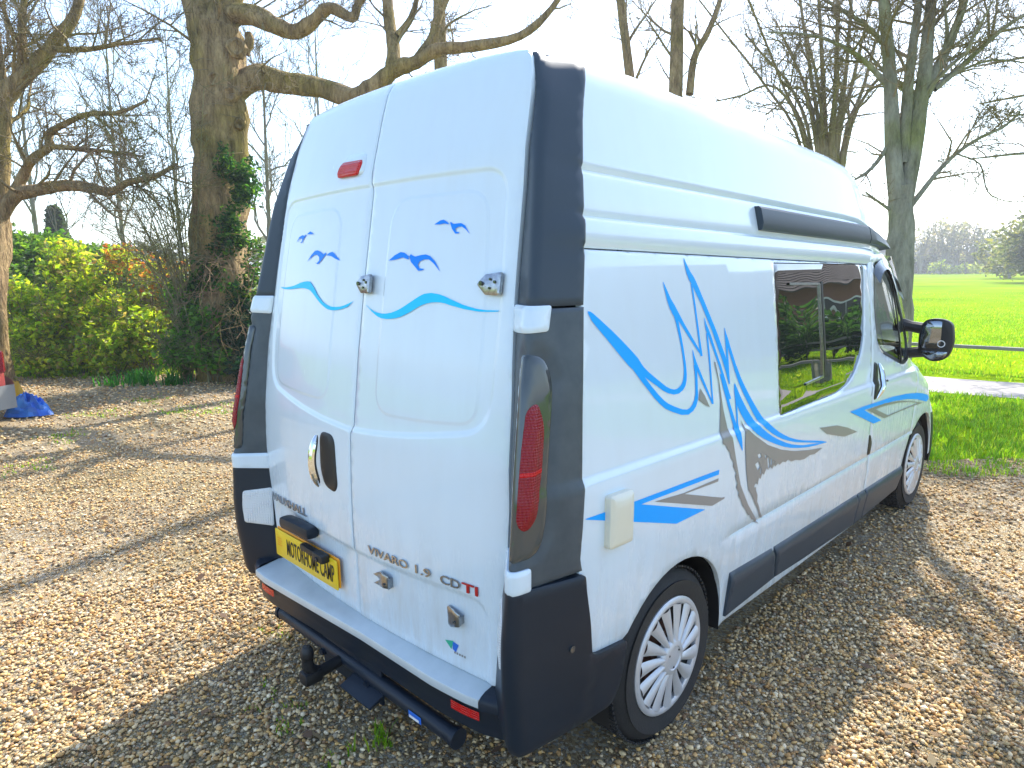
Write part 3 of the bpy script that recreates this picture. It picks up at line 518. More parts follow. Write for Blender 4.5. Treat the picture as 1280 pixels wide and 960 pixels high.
for sx in (1, -1):
    f = corner(sx)
    corner_strip('pillar_trim', M['trim'], sx, 1.648, 2.385, .004, 30, .07, edge=.006)
    # lower housing with the recess for the tail light
    rec = rounded([(-.056, .958), (.115, .963), (.134, 1.06), (.124, 1.45), (.072, 1.537), (-.048, 1.537)], [.02, .07, .1, .14, .06, .02], 7)
    def dep(A): return step_depth(rec, A, .012, -.010)
    hs = corner_strip('tail_light', M['trim_faded'], sx, .880, 1.642, .004, 40, 0, edge=.004, depth=dep, step=.022)
    smoke = rounded([(-.050, .968), (.098, .972), (.116, 1.06), (.108, 1.44), (.060, 1.520), (-.042, 1.520)], [.02, .06, .1, .13, .05, .02], 7)
    panel('smoked_cover', M['smoke'], hs, lambda u, v, d: f(u, v, d+.003), smoke, step=.025, edge=.003, thick=.012, flip=sx < 0)
    red = rounded([(.010, 1.075), (.046, 1.045), (.080, 1.078), (.090, 1.20), (.087, 1.33), (.056, 1.395), (.020, 1.375), (.011, 1.25)], [.03, .03, .03, .08, .05, .03, .03, .05], 6)
    def bulge(A): return .014*sstep(dist(red, A)/.04)
    if sx < 0: red = [(s-.030, z) for s, z in red]
    panel('red_lens', M['redlens'], hs, lambda u, v, d: f(u, v, d+.006), red, step=.014, edge=.002, thick=.01, depth=bulge, flip=sx < 0)
    q_ = 0 if sx > 0 else -.030
    amb = [(s+q_, z) for s, z in [(.013, 1.200), (.087, 1.203), (.087, 1.214), (.013, 1.212)]]
    def bulge2(A): return .0145*sstep(dist(red, A)/.04)
    panel('lens_divider', M['brakelens'], hs, lambda u, v, d: f(u, v, d+.0068), amb, step=.012, edge=.0005, thick=.006, depth=bulge2, flip=sx < 0)
    # white hinges wrapped round the corner
    for z0, z1, s0, s1 in ((1.574, 1.652, sA(1.6)-.002, .064), (.868, .946, sA(.9)-.004, .066)):
        panel('door_hinge', M['paint'], van, lambda u, v, d: f(u, v, d+.015), rounded([(s0+.006, z0), (s1, z0+.008), (s1, z1), (s0+.006, z1)], .010, 4), step=.018, edge=.006, thick=.03, flip=sx < 0, extra=[(s, z) for s in (-.03, -.02, -.01, 0, .01, .02, .03) for z in np.arange(z0, z1, .012)])
    # bumper corner running forward to the wheel
    def bs(y): return y
    oz = [(sA(.92)-.004, .945-.035), (-.03, .900), (0, .888), (.10, .880), (sD(.87)+.004, .868), (sD(.70)+.006, .70), (sD(.60)+.006, .600), (sD(.58)+.03, .572), (.40, .560), (.505, .545), (.49, .46), (.46, .37), (.42, .325), (.2, .345), (.03, .362), (sA(.40)-.02, .372), (sA(.6)-.004, .6)]
    def bf(u, v, d):
        p = f(u, max(v, .3), d+.014+.012*sstep((v-.32)/.1)*sstep((.9-v)/.2))
        if u > sD(max(v, .3)):   # follow the body side forward
            y = p[1]; return (sx*(Wyz(y, max(v, .3))+d+.020), y, v)
        return (p[0], p[1], v)
    lo_, hi_ = (sA(.75)+.000, -.040)
    hole = rounded([(lo_-.02, .60), (hi_, .620), (hi_+.006, .70), (hi_, .785), (lo_-.02, .79)], [0, .02, .02, .02, 0], 4)
    bc = panel('bumper_corner', M['bumper'], van, bf, rounded(oz, [.01, 0, 0, 0, .015, 0, .02, .03, 0, .02, 0, .03, .03, 0, 0, .02, 0], 4), step=.035, edge=.006, thick=.04, flip=sx < 0, extra=[(s, z) for s in (-.03, -.02, -.01, 0, .01, .02, .03) for z in np.arange(.31, .93, .028)])
    lensP = rounded([(lo_+.004, .612), (hi_, .628), (hi_+.004, .70), (hi_-.002, .775), (lo_+.004, .790)], .012, 4)
    panel('reversing_lamp', M['clearlens'], bc, lambda u, v, d: bf(u, v, d+.004), lensP, step=.02, edge=.004, thick=.02, flip=sx < 0)
    b = MB(); p = Vector(bf(.205, .655, .001)); b.tube([p, p+Vector((sx*.004, 0, 0))], .011, 12); b.build('screw_cap', M['smoke'], bc)

# ---- rear step and bumper
yo = lerp_table([(-.86, .10), (-.78, .030), (-.708, -.001), (-.60, -.009), (.09, .030), (.507, .036), (.64, .050), (.713, .066), (.80, .105), (.88, .16)])
def step_sec(x):
    y = yo(x); yi = Y0(.46)+.09*x*x+.03
    return [(yi, .462), (yi-.03, .459), (y+.012, .444), (y+.003, .440), (y, .432), (y+.001, .412)]
xs = lin(-.700, .700, 29)
b = MB(); b.grid(lambda x, k: (x,)+step_sec(x)[int(k)], xs, range(6)); b.build('step_plate', M['step'], van, 40)
def low_sec(x):
    y = yo(x); return [(y+.004, .413), (y+.014, .402), (y+.017, .345), (y+.026, .308), (y+.10, .296)]
b = MB(); b.grid(lambda x, k: (x,)+low_sec(x)[int(k)], lin(-.80, .80, 33), range(5)); lowb = b.build('lower_bumper', M['bumper'], van, 40)
def end_sec(x):
    y = yo(x); yi = Y0(.46)+.09*x*x+.03; return [(yi, .466), (y+.03, .456), (y+.010, .446), (y, .430), (y, .408)]
for sx in (1, -1):
    b = MB(); b.grid(lambda x, k: (x,)+end_sec(x)[int(k)], lin(sx*.701, sx*.885, 9), range(5)); b.build('bumper_end', M['bumper'], van, 40)
    b = MB(); x0 = .58 if sx > 0 else -.66
    b.grid(lambda x, z: (x, yo(x)+.010, z), lin(x0, x0+.115, 6), [.362, .364, .390, .392]); b.build('reflector', M['brakelens'], lowb)
# ---- tow bar
tb = MB(); tb.tube([(-.62, .075, .238), (.575, .075, .242)], .030, 16); tb.tube([(-.635, .075, .238), (-.618, .075, .238)], .035, 16); tb.tube([(.57, .075, .242), (.59, .075, .242)], .035, 16)
tb.box((-.05, .075, .225), (.42, .012, .15), None, .004); tb.box((.10, .035, .215), (.20, .10, .012), Matrix.Rotation(rad(20), 3, 'X'), .003)
for x in (-.22, .10): tb.tube([(x, .06, .225), (x, .035, .225)], .014, 6)
tow = tb.build('tow_bar', M['bumper'], van)
b = MB(); b.tube([(-.10, .05, .235), (-.10, -.03, .228), (-.10, -.070, .242), (-.10, -.085, .275), (-.10, -.085, .325)], [.022, .023, .026, .023, .019], 14)
b.box((-.10, -.075, .228), (.062, .075, .05), None, .015)
b.lathe([(.001, .358), (.015, .354), (.023, .342), (.026, .325), (.023, .308), (.017, .297)], (-.10, -.085, .0), 'z', 20); b.build('tow_ball', M['black'], tow)
b = MB(); b.add([(.36, .043, .252), (.43, .043, .253), (.43, .0435, .226), (.36, .0435, .225)], [(0, 1, 2, 3)]); b.build('tow_label', M['labelblue'], tow)
b = MB(); b.add([(.365, .0415, .238), (.42, .0415, .239), (.42, .042, .228), (.365, .042, .227)], [(0, 1, 2, 3)]); b.build('tow_label_print', M['white'], tow)

# ---- body sides
RA, FA, RW = .842, 4.15, .328
def gap_y(z): return float(np.interp(z, [.3, .46, .70, 1.0, 1.3, 1.6, 1.80], [3.0, 2.985, 2.945, 2.905, 2.925, 2.915, 2.865]))
def arch(cy, r, a0, a1, n=15, cz=.322): return [(cy+r*math.cos(rad(a)), cz+r*math.sin(rad(a))) for a in lin(a0, a1, n)]
z_bot = lerp_table([(1.2, .285), (1.75, .262), (2.9, .228), (3.8, .23)])
def zs_(y, z): return z-.022*(y-.8)          # a height on the body, allowing for its slight nose-down stance
win = rounded([(1.650, 1.108), (2.38, 1.106), (2.60, 1.150), (2.775, 1.300), (2.822, 1.690), (2.815, 1.755), (1.650, 1.765)], [.012, .10, .10, .12, .1, .04, .012], 6)
rows = []
for zf in (.686, .695, .704, 1.115, 1.121, 1.131, 1.141, 1.147, 1.783):
    for y in np.arange(.26 if zf > 1 else 1.15, 4.4, .03): rows.append((y, zs_(y, zf)))
for sx, f in ((1, SR), (-1, SL)):
    quarter = [(y, zs_(y, 1.797)) for y in lin(.36, 2.8, 12)]+[(gap_y(z)-.003, z) for z in lin(1.75, .25, 24)]
    quarter += [(y, z_bot(y)) for y in lin(2.95, 1.27, 8)]+arch(RA, .385, -8, 200, 30, .322)[0:30]
    quarter = [p for p in quarter if not (p[0] < .62 and p[1] < .53)]
    quarter += [(.475, .53), (.35, .565), (.31, .58)]+[(ysd(z)-.008, z) for z in lin(.62, 1.76, 16)]
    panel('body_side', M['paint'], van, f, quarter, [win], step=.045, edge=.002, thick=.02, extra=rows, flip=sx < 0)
    # side window: tinted pane with a sliding section
    pane = panel('side_window', M['tint'], van, lambda u, v, d: f(u, v, d-.004), inset(win if area2(win) > 0 else win[::-1], .004), step=.05, edge=.0005, thick=.006, flip=sx < 0)
    b = MB()
    def bar(P, w_, fr=f):
        for q0, q1 in zip(P, P[1:]):
            v = Vector((q1[0]-q0[0], q1[1]-q0[1])); n_ = Vector((-v.y, v.x)).normalized()*w_/2
            for k0, k1 in zip(lin(0, 1, 5), lin(0, 1, 5)[1:]):
                A0 = (q0[0]+v.x*k0, q0[1]+v.y*k0); A1 = (q0[0]+v.x*k1, q0[1]+v.y*k1)
                C = [fr(A0[0]+n_.x, A0[1]+n_.y, .003), fr(A1[0]+n_.x, A1[1]+n_.y, .003), fr(A1[0]-n_.x, A1[1]-n_.y, .003), fr(A0[0]-n_.x, A0[1]-n_.y, .003)]
                C2 = [fr(A0[0]+n_.x, A0[1]+n_.y, -.004), fr(A1[0]+n_.x, A1[1]+n_.y, -.004), fr(A1[0]-n_.x, A1[1]-n_.y, -.004), fr(A0[0]-n_.x, A0[1]-n_.y, -.004)]
                b.add(C+C2, [(0, 1, 2, 3), (0, 4, 5, 1), (3, 2, 6, 7)])
    bar([(1.80, 1.672), (2.16, 1.664), (2.17, 1.215), (1.95, 1.205)], .010); b.build('sliding_frame', M['steel'], pane, smooth=False)
    b = MB(); bar([(2.185, 1.672), (2.195, 1.215)], .022); b.build('sliding_seal', M['black'], pane, smooth=False)
    # front door
    dw = rounded([(2.975, 1.50), (3.02, 1.30), (3.12, 1.235), (3.55, 1.118), (3.74, 1.140), (3.80, 1.25), (3.66, 1.50), (3.42, 1.695), (3.16, 1.775), (3.01, 1.765)], [.1, .06, .08, .06, .05, .06, .12, .12, .1, .05], 6)
    fd = [(gap_y(z)+.003, z) for z in lin(1.72, .30, 22)]+[(3.3, .245), (3.70, .25)]+[(3.76, .36), (3.775, .50), (3.83, .60), (3.86, .85), (3.88, 1.10), (3.875, 1.25), (3.74, 1.50), (3.50, 1.715), (3.20, 1.815), (2.95, 1.805)]
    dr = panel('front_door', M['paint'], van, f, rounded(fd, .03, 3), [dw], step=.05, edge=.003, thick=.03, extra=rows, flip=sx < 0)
    b = MB(); ri = inset(dw if area2(dw) > 0 else dw[::-1], .022); ro = dw if area2(dw) > 0 else dw[::-1]; n_ = len(ro)
    b.add([f(u, v, .002) for u, v in ro]+[f(u, v, -.006) for u, v in ri], [(i, (i+1) % n_, n_+(i+1) % n_, n_+i) for i in range(n_)]); b.build('window_seal', M['black'], dr)
    panel('door_window', M['glass'], dr, lambda u, v, d: f(u, v, d-.008), ri, step=.08, edge=.001, thick=.004, flip=sx < 0)
    b = MB(); bar([(3.42, 1.69), (3.50, 1.14)], .02); b.build('quarterlight_bar', M['black'], dr, smooth=False)
    b = MB(); b.grid(lambda u, k: f(u, float(np.interp(u, [2.99, 3.05, 3.16, 3.42, 3.60], [1.70, 1.765, 1.782, 1.705, 1.58]))-k*.055, .004+.030*k), lin(2.985, 3.60, 14), [0, .33, .66, 1]); b.build('wind_deflector', M['smoke'], dr)
    hnd = rounded([(2.955, 1.205), (3.02, 1.185), (3.03, 1.10), (2.985, .985), (2.925, .985), (2.935, 1.10)], .022, 4)
    panel('door_handle', M['black'], dr, lambda u, v, d: f(u, v, d+.004), hnd, step=.03, edge=.004, thick=.02, flip=sx < 0)
    b = MB(); b.tube([Vector(f(3.005-.055*t*t, 1.190-.195*t, .012+.022*math.sin(math.pi*t))) for t in lin(0, 1, 10)], [.006, .011, .014, .015, .015, .015, .015, .014, .011, .006], 10); b.build('handle_lever', M['chrome'], dr)
    panel('keyhole', M['smoke'], dr, lambda u, v, d: f(u, v, d+.002), rounded([(3.15, 1.075), (3.19, 1.073), (3.19, 1.06), (3.15, 1.062)], .005), step=.02, edge=.001, thick=.004, flip=sx < 0)
    fl = rounded([(2.905, .785), (2.935, .780), (2.975, .72), (2.965, .655), (2.915, .66)], .015, 3)
    panel('seam_grommet', M['black'], van, lambda u, v, d: f(u, v, d+.003), fl, step=.03, edge=.002, thick=.01, flip=sx < 0)
    # front wing
    fw = [(3.882, 1.25), (3.886, 1.10), (3.866, .85), (3.836, .605)]+arch(FA, .385, 133, 0, 16)+[(4.62, .32), (4.66, .60), (4.62, .85), (4.50, 1.02), (4.25, 1.16)]
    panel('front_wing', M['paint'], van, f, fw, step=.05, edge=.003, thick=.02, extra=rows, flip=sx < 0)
    panel('side_indicator', M['clearlens'], van, lambda u, v, d: f(u, v, d+.006), rounded([(3.98, 1.06), (4.05, 1.05), (4.05, 1.02), (3.98, 1.03)], .01), step=.03, edge=.003, thick=.008, flip=sx < 0)
    # sill mouldings
    zt = lerp_table([(1.25, .513), (1.67, .486), (2.86, .437), (3.79, .402)]); zb = lerp_table([(1.25, .313), (1.75, .316), (2.1, .29), (2.89, .245), (3.7, .25)])
    for y0, y1 in ((1.262, 1.690), (1.700, 2.845), (2.857, 2.985), (2.997, 3.755)):
        e0 = .03 if y0 < 1.3 else 0; e1 = -.06 if y1 > 3.7 else (.05 if y0 < 1.3 else 0)
        P = [(y, zt(y)) for y in lin(y0+e0*0, y1-e1*.3, 8)]+[(y, zb(y)) for y in lin(y1+e1, y0+(.05 if y0 > 1.6 and y0 < 1.8 else 0), 8)]
        def sdep(A): return np.array([.018*float(sstep((zt(y)-z)/.03))-.006*float(sstep((zt(y)-z-.03)/.12)) for y, z in A])
        panel('sill_moulding', M['trim'], van, lambda u, v, d: f(u, v, d+.004), P, step=.03, edge=.005, thick=.02, depth=sdep, flip=sx < 0)
    # wheel arch liners
    for cy in (RA, FA):
        b = MB(); b.grid(lambda x, a: (sx*x, cy+.383*math.cos(a), .322+.383*math.sin(a)), [.905, .80, .60], lin(rad(-8), rad(195), 20))
        b.grid(lambda r_, a: (sx*.60, cy+r_*math.cos(a), .322+r_*math.sin(a)), [.01, .383], lin(rad(-8), rad(195), 20)); b.build('wheel_arch', M['black'], van)
# graphics and fittings on the driver's side
decal('spike_decal', M['blue'], van, SR, FLASH_BLUE, .0018, .025, extra=rows)
decal('spike_shadow_decal', M['greyv'], van, SR, FLASH_GREY, .0026, .025, extra=rows, holes=FLASH_HOLES)
decal('arrow_decal', M['blue'], van, SR, ARROW_BLUE, .0014, .03); decal('arrow_decal', M['greyv'], van, SR, ARROW_GREY, .0014, .03)
decal('door_decal', M['blue'], van, SR, DOOR_BLUE, .0034, .04, extra=rows); decal('door_decal', M['greyv'], van, SR, DOOR_GREY, .0034, .04, extra=rows)
bx = [(.372, 1.080), (.490, 1.075), (.495, .905), (.372, .912)]
def boxdep(A): return .010*sstep((A[:, 1]-.905)/.17)*sstep(dist(bx, A)/.02)
panel('mains_inlet_cover', M['cream'], van, lambda u, v, d: SR(u, v, d+.026), rounded(bx, .012, 4), step=.025, edge=.005, thick=.03, depth=boxdep)

# ---- high roof: one skin from seam to seam, closed by a rounded nose
prof = [(z, W0(z)) for z in (1.800, 1.808, 1.817, 1.850, 1.880, 1.886, 1.892, 1.903, 1.914, 1.96, 2.0, 2.012, 2.020, 2.028, 2.040, 2.052, 2.057, 2.064, 2.10, 2.16, 2.22, 2.27, 2.31)]+[(2.345, .753), (2.368, .738), (2.385, .715), (2.397, .680), (2.408, .62), (2.424, .48), (2.432, .32), (2.437, .16), (2.438, 0)]
half = [(x, z) for z, x in prof]; ring = half+[(-x, z) for x, z in half[:-1][::-1]]
kz = lerp_table([(0, 1), (2.60, 1), (2.85, .975), (3.00, .90), (3.20, .745), (3.40, .57), (3.60, .38), (3.76, .20), (3.84, .06)])
kx = lerp_table([(0, 1), (2.50, 1), (2.80, 1), (3.00, .995), (3.20, .978), (3.40, .935), (3.60, .85), (3.76, .69), (3.84, .5)])
def roof_start(x, z):
    ax = abs(x)
    ys = Y0(min(z, 2.430))+.09*x*x+.004
    return max(ys, ysd(min(z, 2.42))-.008) if ax > .68 and z < 2.395 else ys
def roofP(i, t):
    x, z = ring[int(i)]; y0 = roof_start(x, z)
    y = y0+(3.84-y0)*t
    zz = 1.79+(z-1.79)*kz(y)-.022*(y-.8)-.022*max(0, y-.8)*max(0, z-2.1)*2.3+(.022*(y-.8)*min(1, (z-2.1)/.2) if z > 2.1 and y < .8 else 0); xx = x*kx(y)
    if z > 2.38: zz -= .016*max(0, 1-(y-y0)/.22)
    if z < 1.90: xx = math.copysign(min(abs(xx), max(0.3, Wyz(y, zz)+.002)) if y > 3 else abs(x), x) if x else 0
    return (xx, y, zz)
ts = lin(0, .60, 22)+lin(.62, 1, 26)
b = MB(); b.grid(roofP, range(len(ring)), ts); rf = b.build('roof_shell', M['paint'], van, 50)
# dark moulding along the roof over the cab
for sx in (1, -1):
    def rail(y, k):
        k = int(k); zt_ = zs_(y, 2.010); zb_ = zs_(y, 1.905)
        if y > 2.93: q = (y-2.93)/.5; zt_ -= .075*q; zb_ -= .012*q
        base = W0(1.92)-taper(y, 1.9)*1.0; w_ = [(zt_, -.05), (zt_, .010), (zt_-.010, .022), ((zt_+zb_)/2-.015, .036), (zb_+.010, .030), (zb_, -.03)]
        z, o_ = w_[k]; return (sx*(base+o_-.012), y, z)
    for y0, y1 in ((1.535, 2.915), (2.925, 3.44)):
        b = MB(); ys = lin(y0, y1, 14); b.grid(rail, ys, range(6))
        for y in (y0, y1): b.add([rail(y, k) for k in range(6)], [tuple(range(6))])
        b.build('roof_moulding', M['trim'], van, 30)

# ---- nose: bumper, grille panel, bonnet, windscreen
yf = lerp_table([(.22, 4.88), (.4, 4.97), (.62, 4.98), (.85, 4.90), (1.02, 4.72), (1.16, 4.30), (1.20, 4.22), (1.5, 4.05), (1.80, 3.86), (1.90, 3.80)])
ys_ = lerp_table([(.22, 4.60), (.62, 4.64), (.85, 4.60), (1.02, 4.48), (1.16, 4.22), (1.25, 3.87), (1.5, 3.735), (1.70, 3.50), (1.80, 3.24), (1.90, 3.15)])
def nose(z, t):
    a = ys_(z); c = yf(z); w_ = Wyz(min(a, 4.6), z); th = math.pi*(t-.5)
    x = w_*math.copysign(abs(math.sin(th))**.62, th); y = a+(c-a)*max(0, math.cos(th))**.75; return (x, y, z)
for nm, z0, z1, mt in (('front_bumper', .22, .62, 'bumper'), ('bonnet', .62, 1.18, 'paint'), ('windscreen', 1.185, 1.80, 'glass')):
    b = MB(); b.grid(nose, lin(z0, z1, 10), lin(0, 1, 25)); b.build(nm, M[mt], van, 60)
# ---- mirrors
for sx in (1, -1):
    b = MB(); b.tube([(sx*.80, 3.80, 1.36), (sx*.90, 3.80, 1.345), (sx*1.0, 3.80, 1.33)], [.05, .035, .04], 10); b.tube([(sx*.82, 3.80, 1.16), (sx*.90, 3.80, 1.17), (sx*1.0, 3.80, 1.19)], [.05, .035, .04], 10)
    arm = b.build('mirror_arm', M['black'], van)
    shell = rounded([(.958, 1.175), (1.040, 1.120), (1.125, 1.150), (1.150, 1.25), (1.132, 1.385), (1.06, 1.408), (.975, 1.395), (.952, 1.30)], .045, 5)
    def mf(o_): return lambda u, v, d: (sx*u, 3.752-d+o_, v)
    def mdome(A): return -.0+0*A[:, 0]
    hd = panel('wing_mirror', M['black'], van, mf(0), shell, step=.03, edge=.008, thick=.03, flip=sx < 0)
    b = MB(); n_ = len(shell); cx_ = 1.05; cz_ = 1.265
    V = [];
    for k, (s_, o_) in enumerate(((1, .02), (1.0, .05), (.93, .10), (.72, .14), (.35, .158), (.02, .16))):
        V += [(sx*(cx_+(u-cx_)*s_), 3.752+o_, cz_+(v-cz_)*s_) for u, v in shell]
    b.add(V, [(k*n_+i, k*n_+(i+1) % n_, (k+1)*n_+(i+1) % n_, (k+1)*n_+i) for k in range(5) for i in range(n_)]); b.build('mirror_shell', M['paint'] if False else M['black'], hd)
    g1 = rounded([(.972, 1.212), (1.130, 1.214), (1.128, 1.33), (1.118, 1.378), (1.06, 1.392), (.985, 1.382), (.970, 1.30)], .025, 4)
    g2 = rounded([(.982, 1.178), (1.040, 1.138), (1.115, 1.162), (1.126, 1.204), (.975, 1.202)], .02, 4)
    panel('mirror_glass', M['mirror'], hd, lambda u, v, d: (sx*u, 3.749-d+(u-1.05)*.10, v), g1, step=.05, edge=.001, thick=.004, flip=sx < 0)
    panel('mirror_glass', M['mirror'], hd, lambda u, v, d: (sx*u, 3.749-d+(v-1.17)*.12, v), g2, step=.05, edge=.001, thick=.004, flip=sx < 0)
    b = MB()
    for k in range(24):
        a0 = 2*math.pi*k/24; a1 = 2*math.pi*(k+1)/24
        b.add([(sx*(1.085+r_*math.cos(a)), 3.7445+.006, 1.245+r_*math.sin(a)) for a in (a0, a1) for r_ in (.017, .023)], [(0, 1, 3, 2)])
    if sx > 0: b.build('mirror_sticker', M['white'], hd)

# ---- wheels
def wheel(sx, cy):
    R = RW; prof = [(.20, -.175), (.225, -.185), (.30, -.19), (R-.014, -.175), (R-.003, -.15), (R, -.10), (R-.003, -.045), (R-.014, -.022), (R-.045, -.004), (.285, .004), (.255, .002), (.228, -.004), (.218, -.018)]
    x0 = sx*.905
    w_ = thing_part = bpy.data.objects.new('road_wheel', None); COL.objects.link(w_); w_.parent = van; w_.location = (x0, cy, .324)
    b = MB(); b.lathe(prof, (0, 0, 0), 'x', 64, sx)
    for k in range(90):                       # tread blocks
        for j, o_ in enumerate((-.150, -.112, -.074, -.036)):
            a = 2*math.pi*(k+.5*(j % 2))/90; rr = R+.0015
            b.box((sx*o_, rr*math.cos(a), rr*math.sin(a)), (.028, .014, .008), Matrix.Rotation(a-math.pi/2, 3, 'X'))
    b.build('tyre', M['rubber'], w_, 40)
    b = MB(); b.lathe([(.218, -.02), (.20, -.035), (.17, -.07), (.09, -.075), (.01, -.07)], (0, 0, 0), 'x', 40, sx); b.build('rim', M['rimdark'], w_)
    b = MB(); b.lathe([(.12, -.06), (.12, -.045), (.06, -.04), (.01, -.04)], (0, 0, 0), 'x', 30, sx)
    for k in range(5):
        a = 2*math.pi*k/5+.3; b.tube([(sx*-.05, .085*math.cos(a), .085*math.sin(a)), (sx*-.022, .085*math.cos(a), .085*math.sin(a))], .014, 6)
    b.build('hub_nuts', M['rust'], w_)['kind'] = 'stuff'
    b = MB(); b.lathe([(.222, -.010), (.224, -.002), (.217, .005), (.205, .006), (.196, .000), (.193, -.016)], (0, 0, 0), 'x', 64, sx)
    b.lathe([(.075, -.010), (.072, .010), (.060, .020), (.046, .022), (.042, .018), (.020, .020), (.0005, .020)], (0, 0, 0), 'x', 48, sx)
    for k in range(15):                       # slim paired spokes
        a = 2*math.pi*k/15
        def sp(r_, t):
            sw = .32*((r_-.06)/.14)**1.5*0+.10*math.sin((r_-.06)/.14*math.pi); w2 = (.0105+.0200*(r_-.06)/.14)*t; cr = .012*(1-abs(t)**2)-.006
            aa = a+.55*(r_-.06)
            return (sx*(.004+.010*(1-(r_-.06)/.14)+cr), r_*math.cos(aa)-w2*math.sin(aa), r_*math.sin(aa)+w2*math.cos(aa))
        a_k = (1 if k % 2 else -1)
        b.grid(sp, lin(.060, .199, 7), [-1, -.8, -.4, 0, .4, .8, 1])
    b.build('wheel_trim', M['silver'], w_, 45)
    b = MB()
    for k in range(3):
        a = 2*math.pi*k/3+.5; b.tube([(sx*.018, .038*math.cos(a), .038*math.sin(a)), (sx*.021, .038*math.cos(a), .038*math.sin(a))], .004, 8)
    b.build('trim_screws', M['black'], w_)['kind'] = 'stuff'
for sx in (1, -1):
    for cy in (RA, FA): wheel(sx, cy)

# ---- cab interior seen through the door glass
for x in (.42, -.42):
    b = MB(); b.box((x, 3.05, 1.02), (.48, .14, .62), Matrix.Rotation(rad(10), 3, 'X'), .05); b.box((x, 3.30, .70), (.48, .52, .14), None, .05); b.box((x, 2.98, 1.44), (.26, .10, .18), Matrix.Rotation(rad(8), 3, 'X'), .04)
    b.build('cab_seat', M['seat'], van)
b = MB(); b.box((0, 4.02, 1.06), (1.50, .40, .22), None, .06); b.build('dashboard', M['dash'], van)
b = MB(); b.tube([(.42+.19*math.cos(t), 3.72+.06*math.sin(t), 1.12+.17*math.sin(t)) for t in lin(0, 2*math.pi, 26)], .014, 8, False); b.tube([(.42, 3.72, 1.12), (.42, 3.95, 1.02)], .03, 8); b.tube([(.24, 3.715, 1.12), (.60, 3.715, 1.12)], .014, 6); b.build('steering_wheel', M['black'], van)
b = MB(); b.box((0, 2.72, 1.1), (1.55, .03, 1.4)); b.build('cab_bulkhead', M['seat'], van)
b = MB(); b.box((0, 3.85, 1.62), (.24, .03, .07), None, .02); b.tube([(0, 3.87, 1.62), (0, 3.92, 1.72)], .01, 6); b.build('cab_mirror', M['black'], van)
b = MB(); b.tube([(.10, .9, 2.43), (.10, .9, 2.50)], .03, 10); b.box((.10, .9, 2.515), (.40, .40, .03), None, .012); b.build('roof_vent', M['cream'], van) if False else None
# ================================================================== SETTING: ground, gravel, path, grass
rng = np.random.default_rng(11); random.seed(5)

def node_mat(name):
    m_ = bpy.data.materials.new(name); m_.use_nodes = True; n = m_.node_tree.nodes; l = m_.node_tree.links
    return m_, n, l, n['Principled BSDF'], n.new('ShaderNodeTexCoord')
def ramp(n, cols):
    r = n.new('ShaderNodeValToRGB'); e = r.color_ramp.elements
    while len(e) < len(cols): e.new(.5)
    for q, (p, c) in zip(e, cols): q.position = p; q.color = (*c, 1)
    return r

def gravel_material():
    m_, n, l, b, tc = node_mat('gravel'); b.inputs['Roughness'].default_value = .85; b.inputs['Specular IOR Level'].default_value = .25
    v = n.new('ShaderNodeTexVoronoi'); v.inputs['Scale'].default_value = 85; l.new(tc.outputs['Object'], v.inputs['Vector'])
    v2 = n.new('ShaderNodeTexVoronoi'); v2.feature = 'DISTANCE_TO_EDGE'; v2.inputs['Scale'].default_value = 85; l.new(tc.outputs['Object'], v2.inputs['Vector'])
    sp = n.new('ShaderNodeSeparateColor'); l.new(v.outputs['Color'], sp.inputs[0])
    r = ramp(n, [(0, (.30, .20, .10)), (.18, (.46, .32, .16)), (.36, (.54, .42, .25)), (.52, (.42, .29, .15)), (.66, (.60, .50, .34)), (.8, (.36, .31, .24)), (1, (.68, .60, .46))]); r.color_ramp.interpolation = 'CONSTANT'
    l.new(sp.outputs[0], r.inputs[0])
    d = n.new('ShaderNodeMapRange'); d.inputs[1].default_value = .0; d.inputs[2].default_value = .12; d.inputs[3].default_value = .25; d.inputs[4].default_value = 1; l.new(v2.outputs[0], d.inputs[0])
    # earthy, mossy mottling over metres
    t = n.new('ShaderNodeTexNoise'); t.inputs['Scale'].default_value = .55; t.inputs['Detail'].default_value = 5; l.new(tc.outputs['Object'], t.inputs['Vector'])
    r2 = ramp(n, [(.40, (1, 1, 1)), (.72, (.70, .70, .52))]); l.new(t.outputs[0], r2.inputs[0])
    mx = n.new('ShaderNodeMix'); mx.data_type = 'RGBA'; mx.blend_type = 'MULTIPLY'; mx.inputs[0].default_value = 1; l.new(r.outputs[0], mx.inputs[6]); l.new(r2.outputs[0], mx.inputs[7])
    l.new(mx.outputs[2], b.inputs['Base Color'])
    bp = n.new('ShaderNodeBump'); bp.inputs['Strength'].default_value = .9; bp.inputs['Distance'].default_value = .012; l.new(d.outputs[0], bp.inputs['Height']); l.new(bp.outputs[0], b.inputs['Normal'])
    return m_
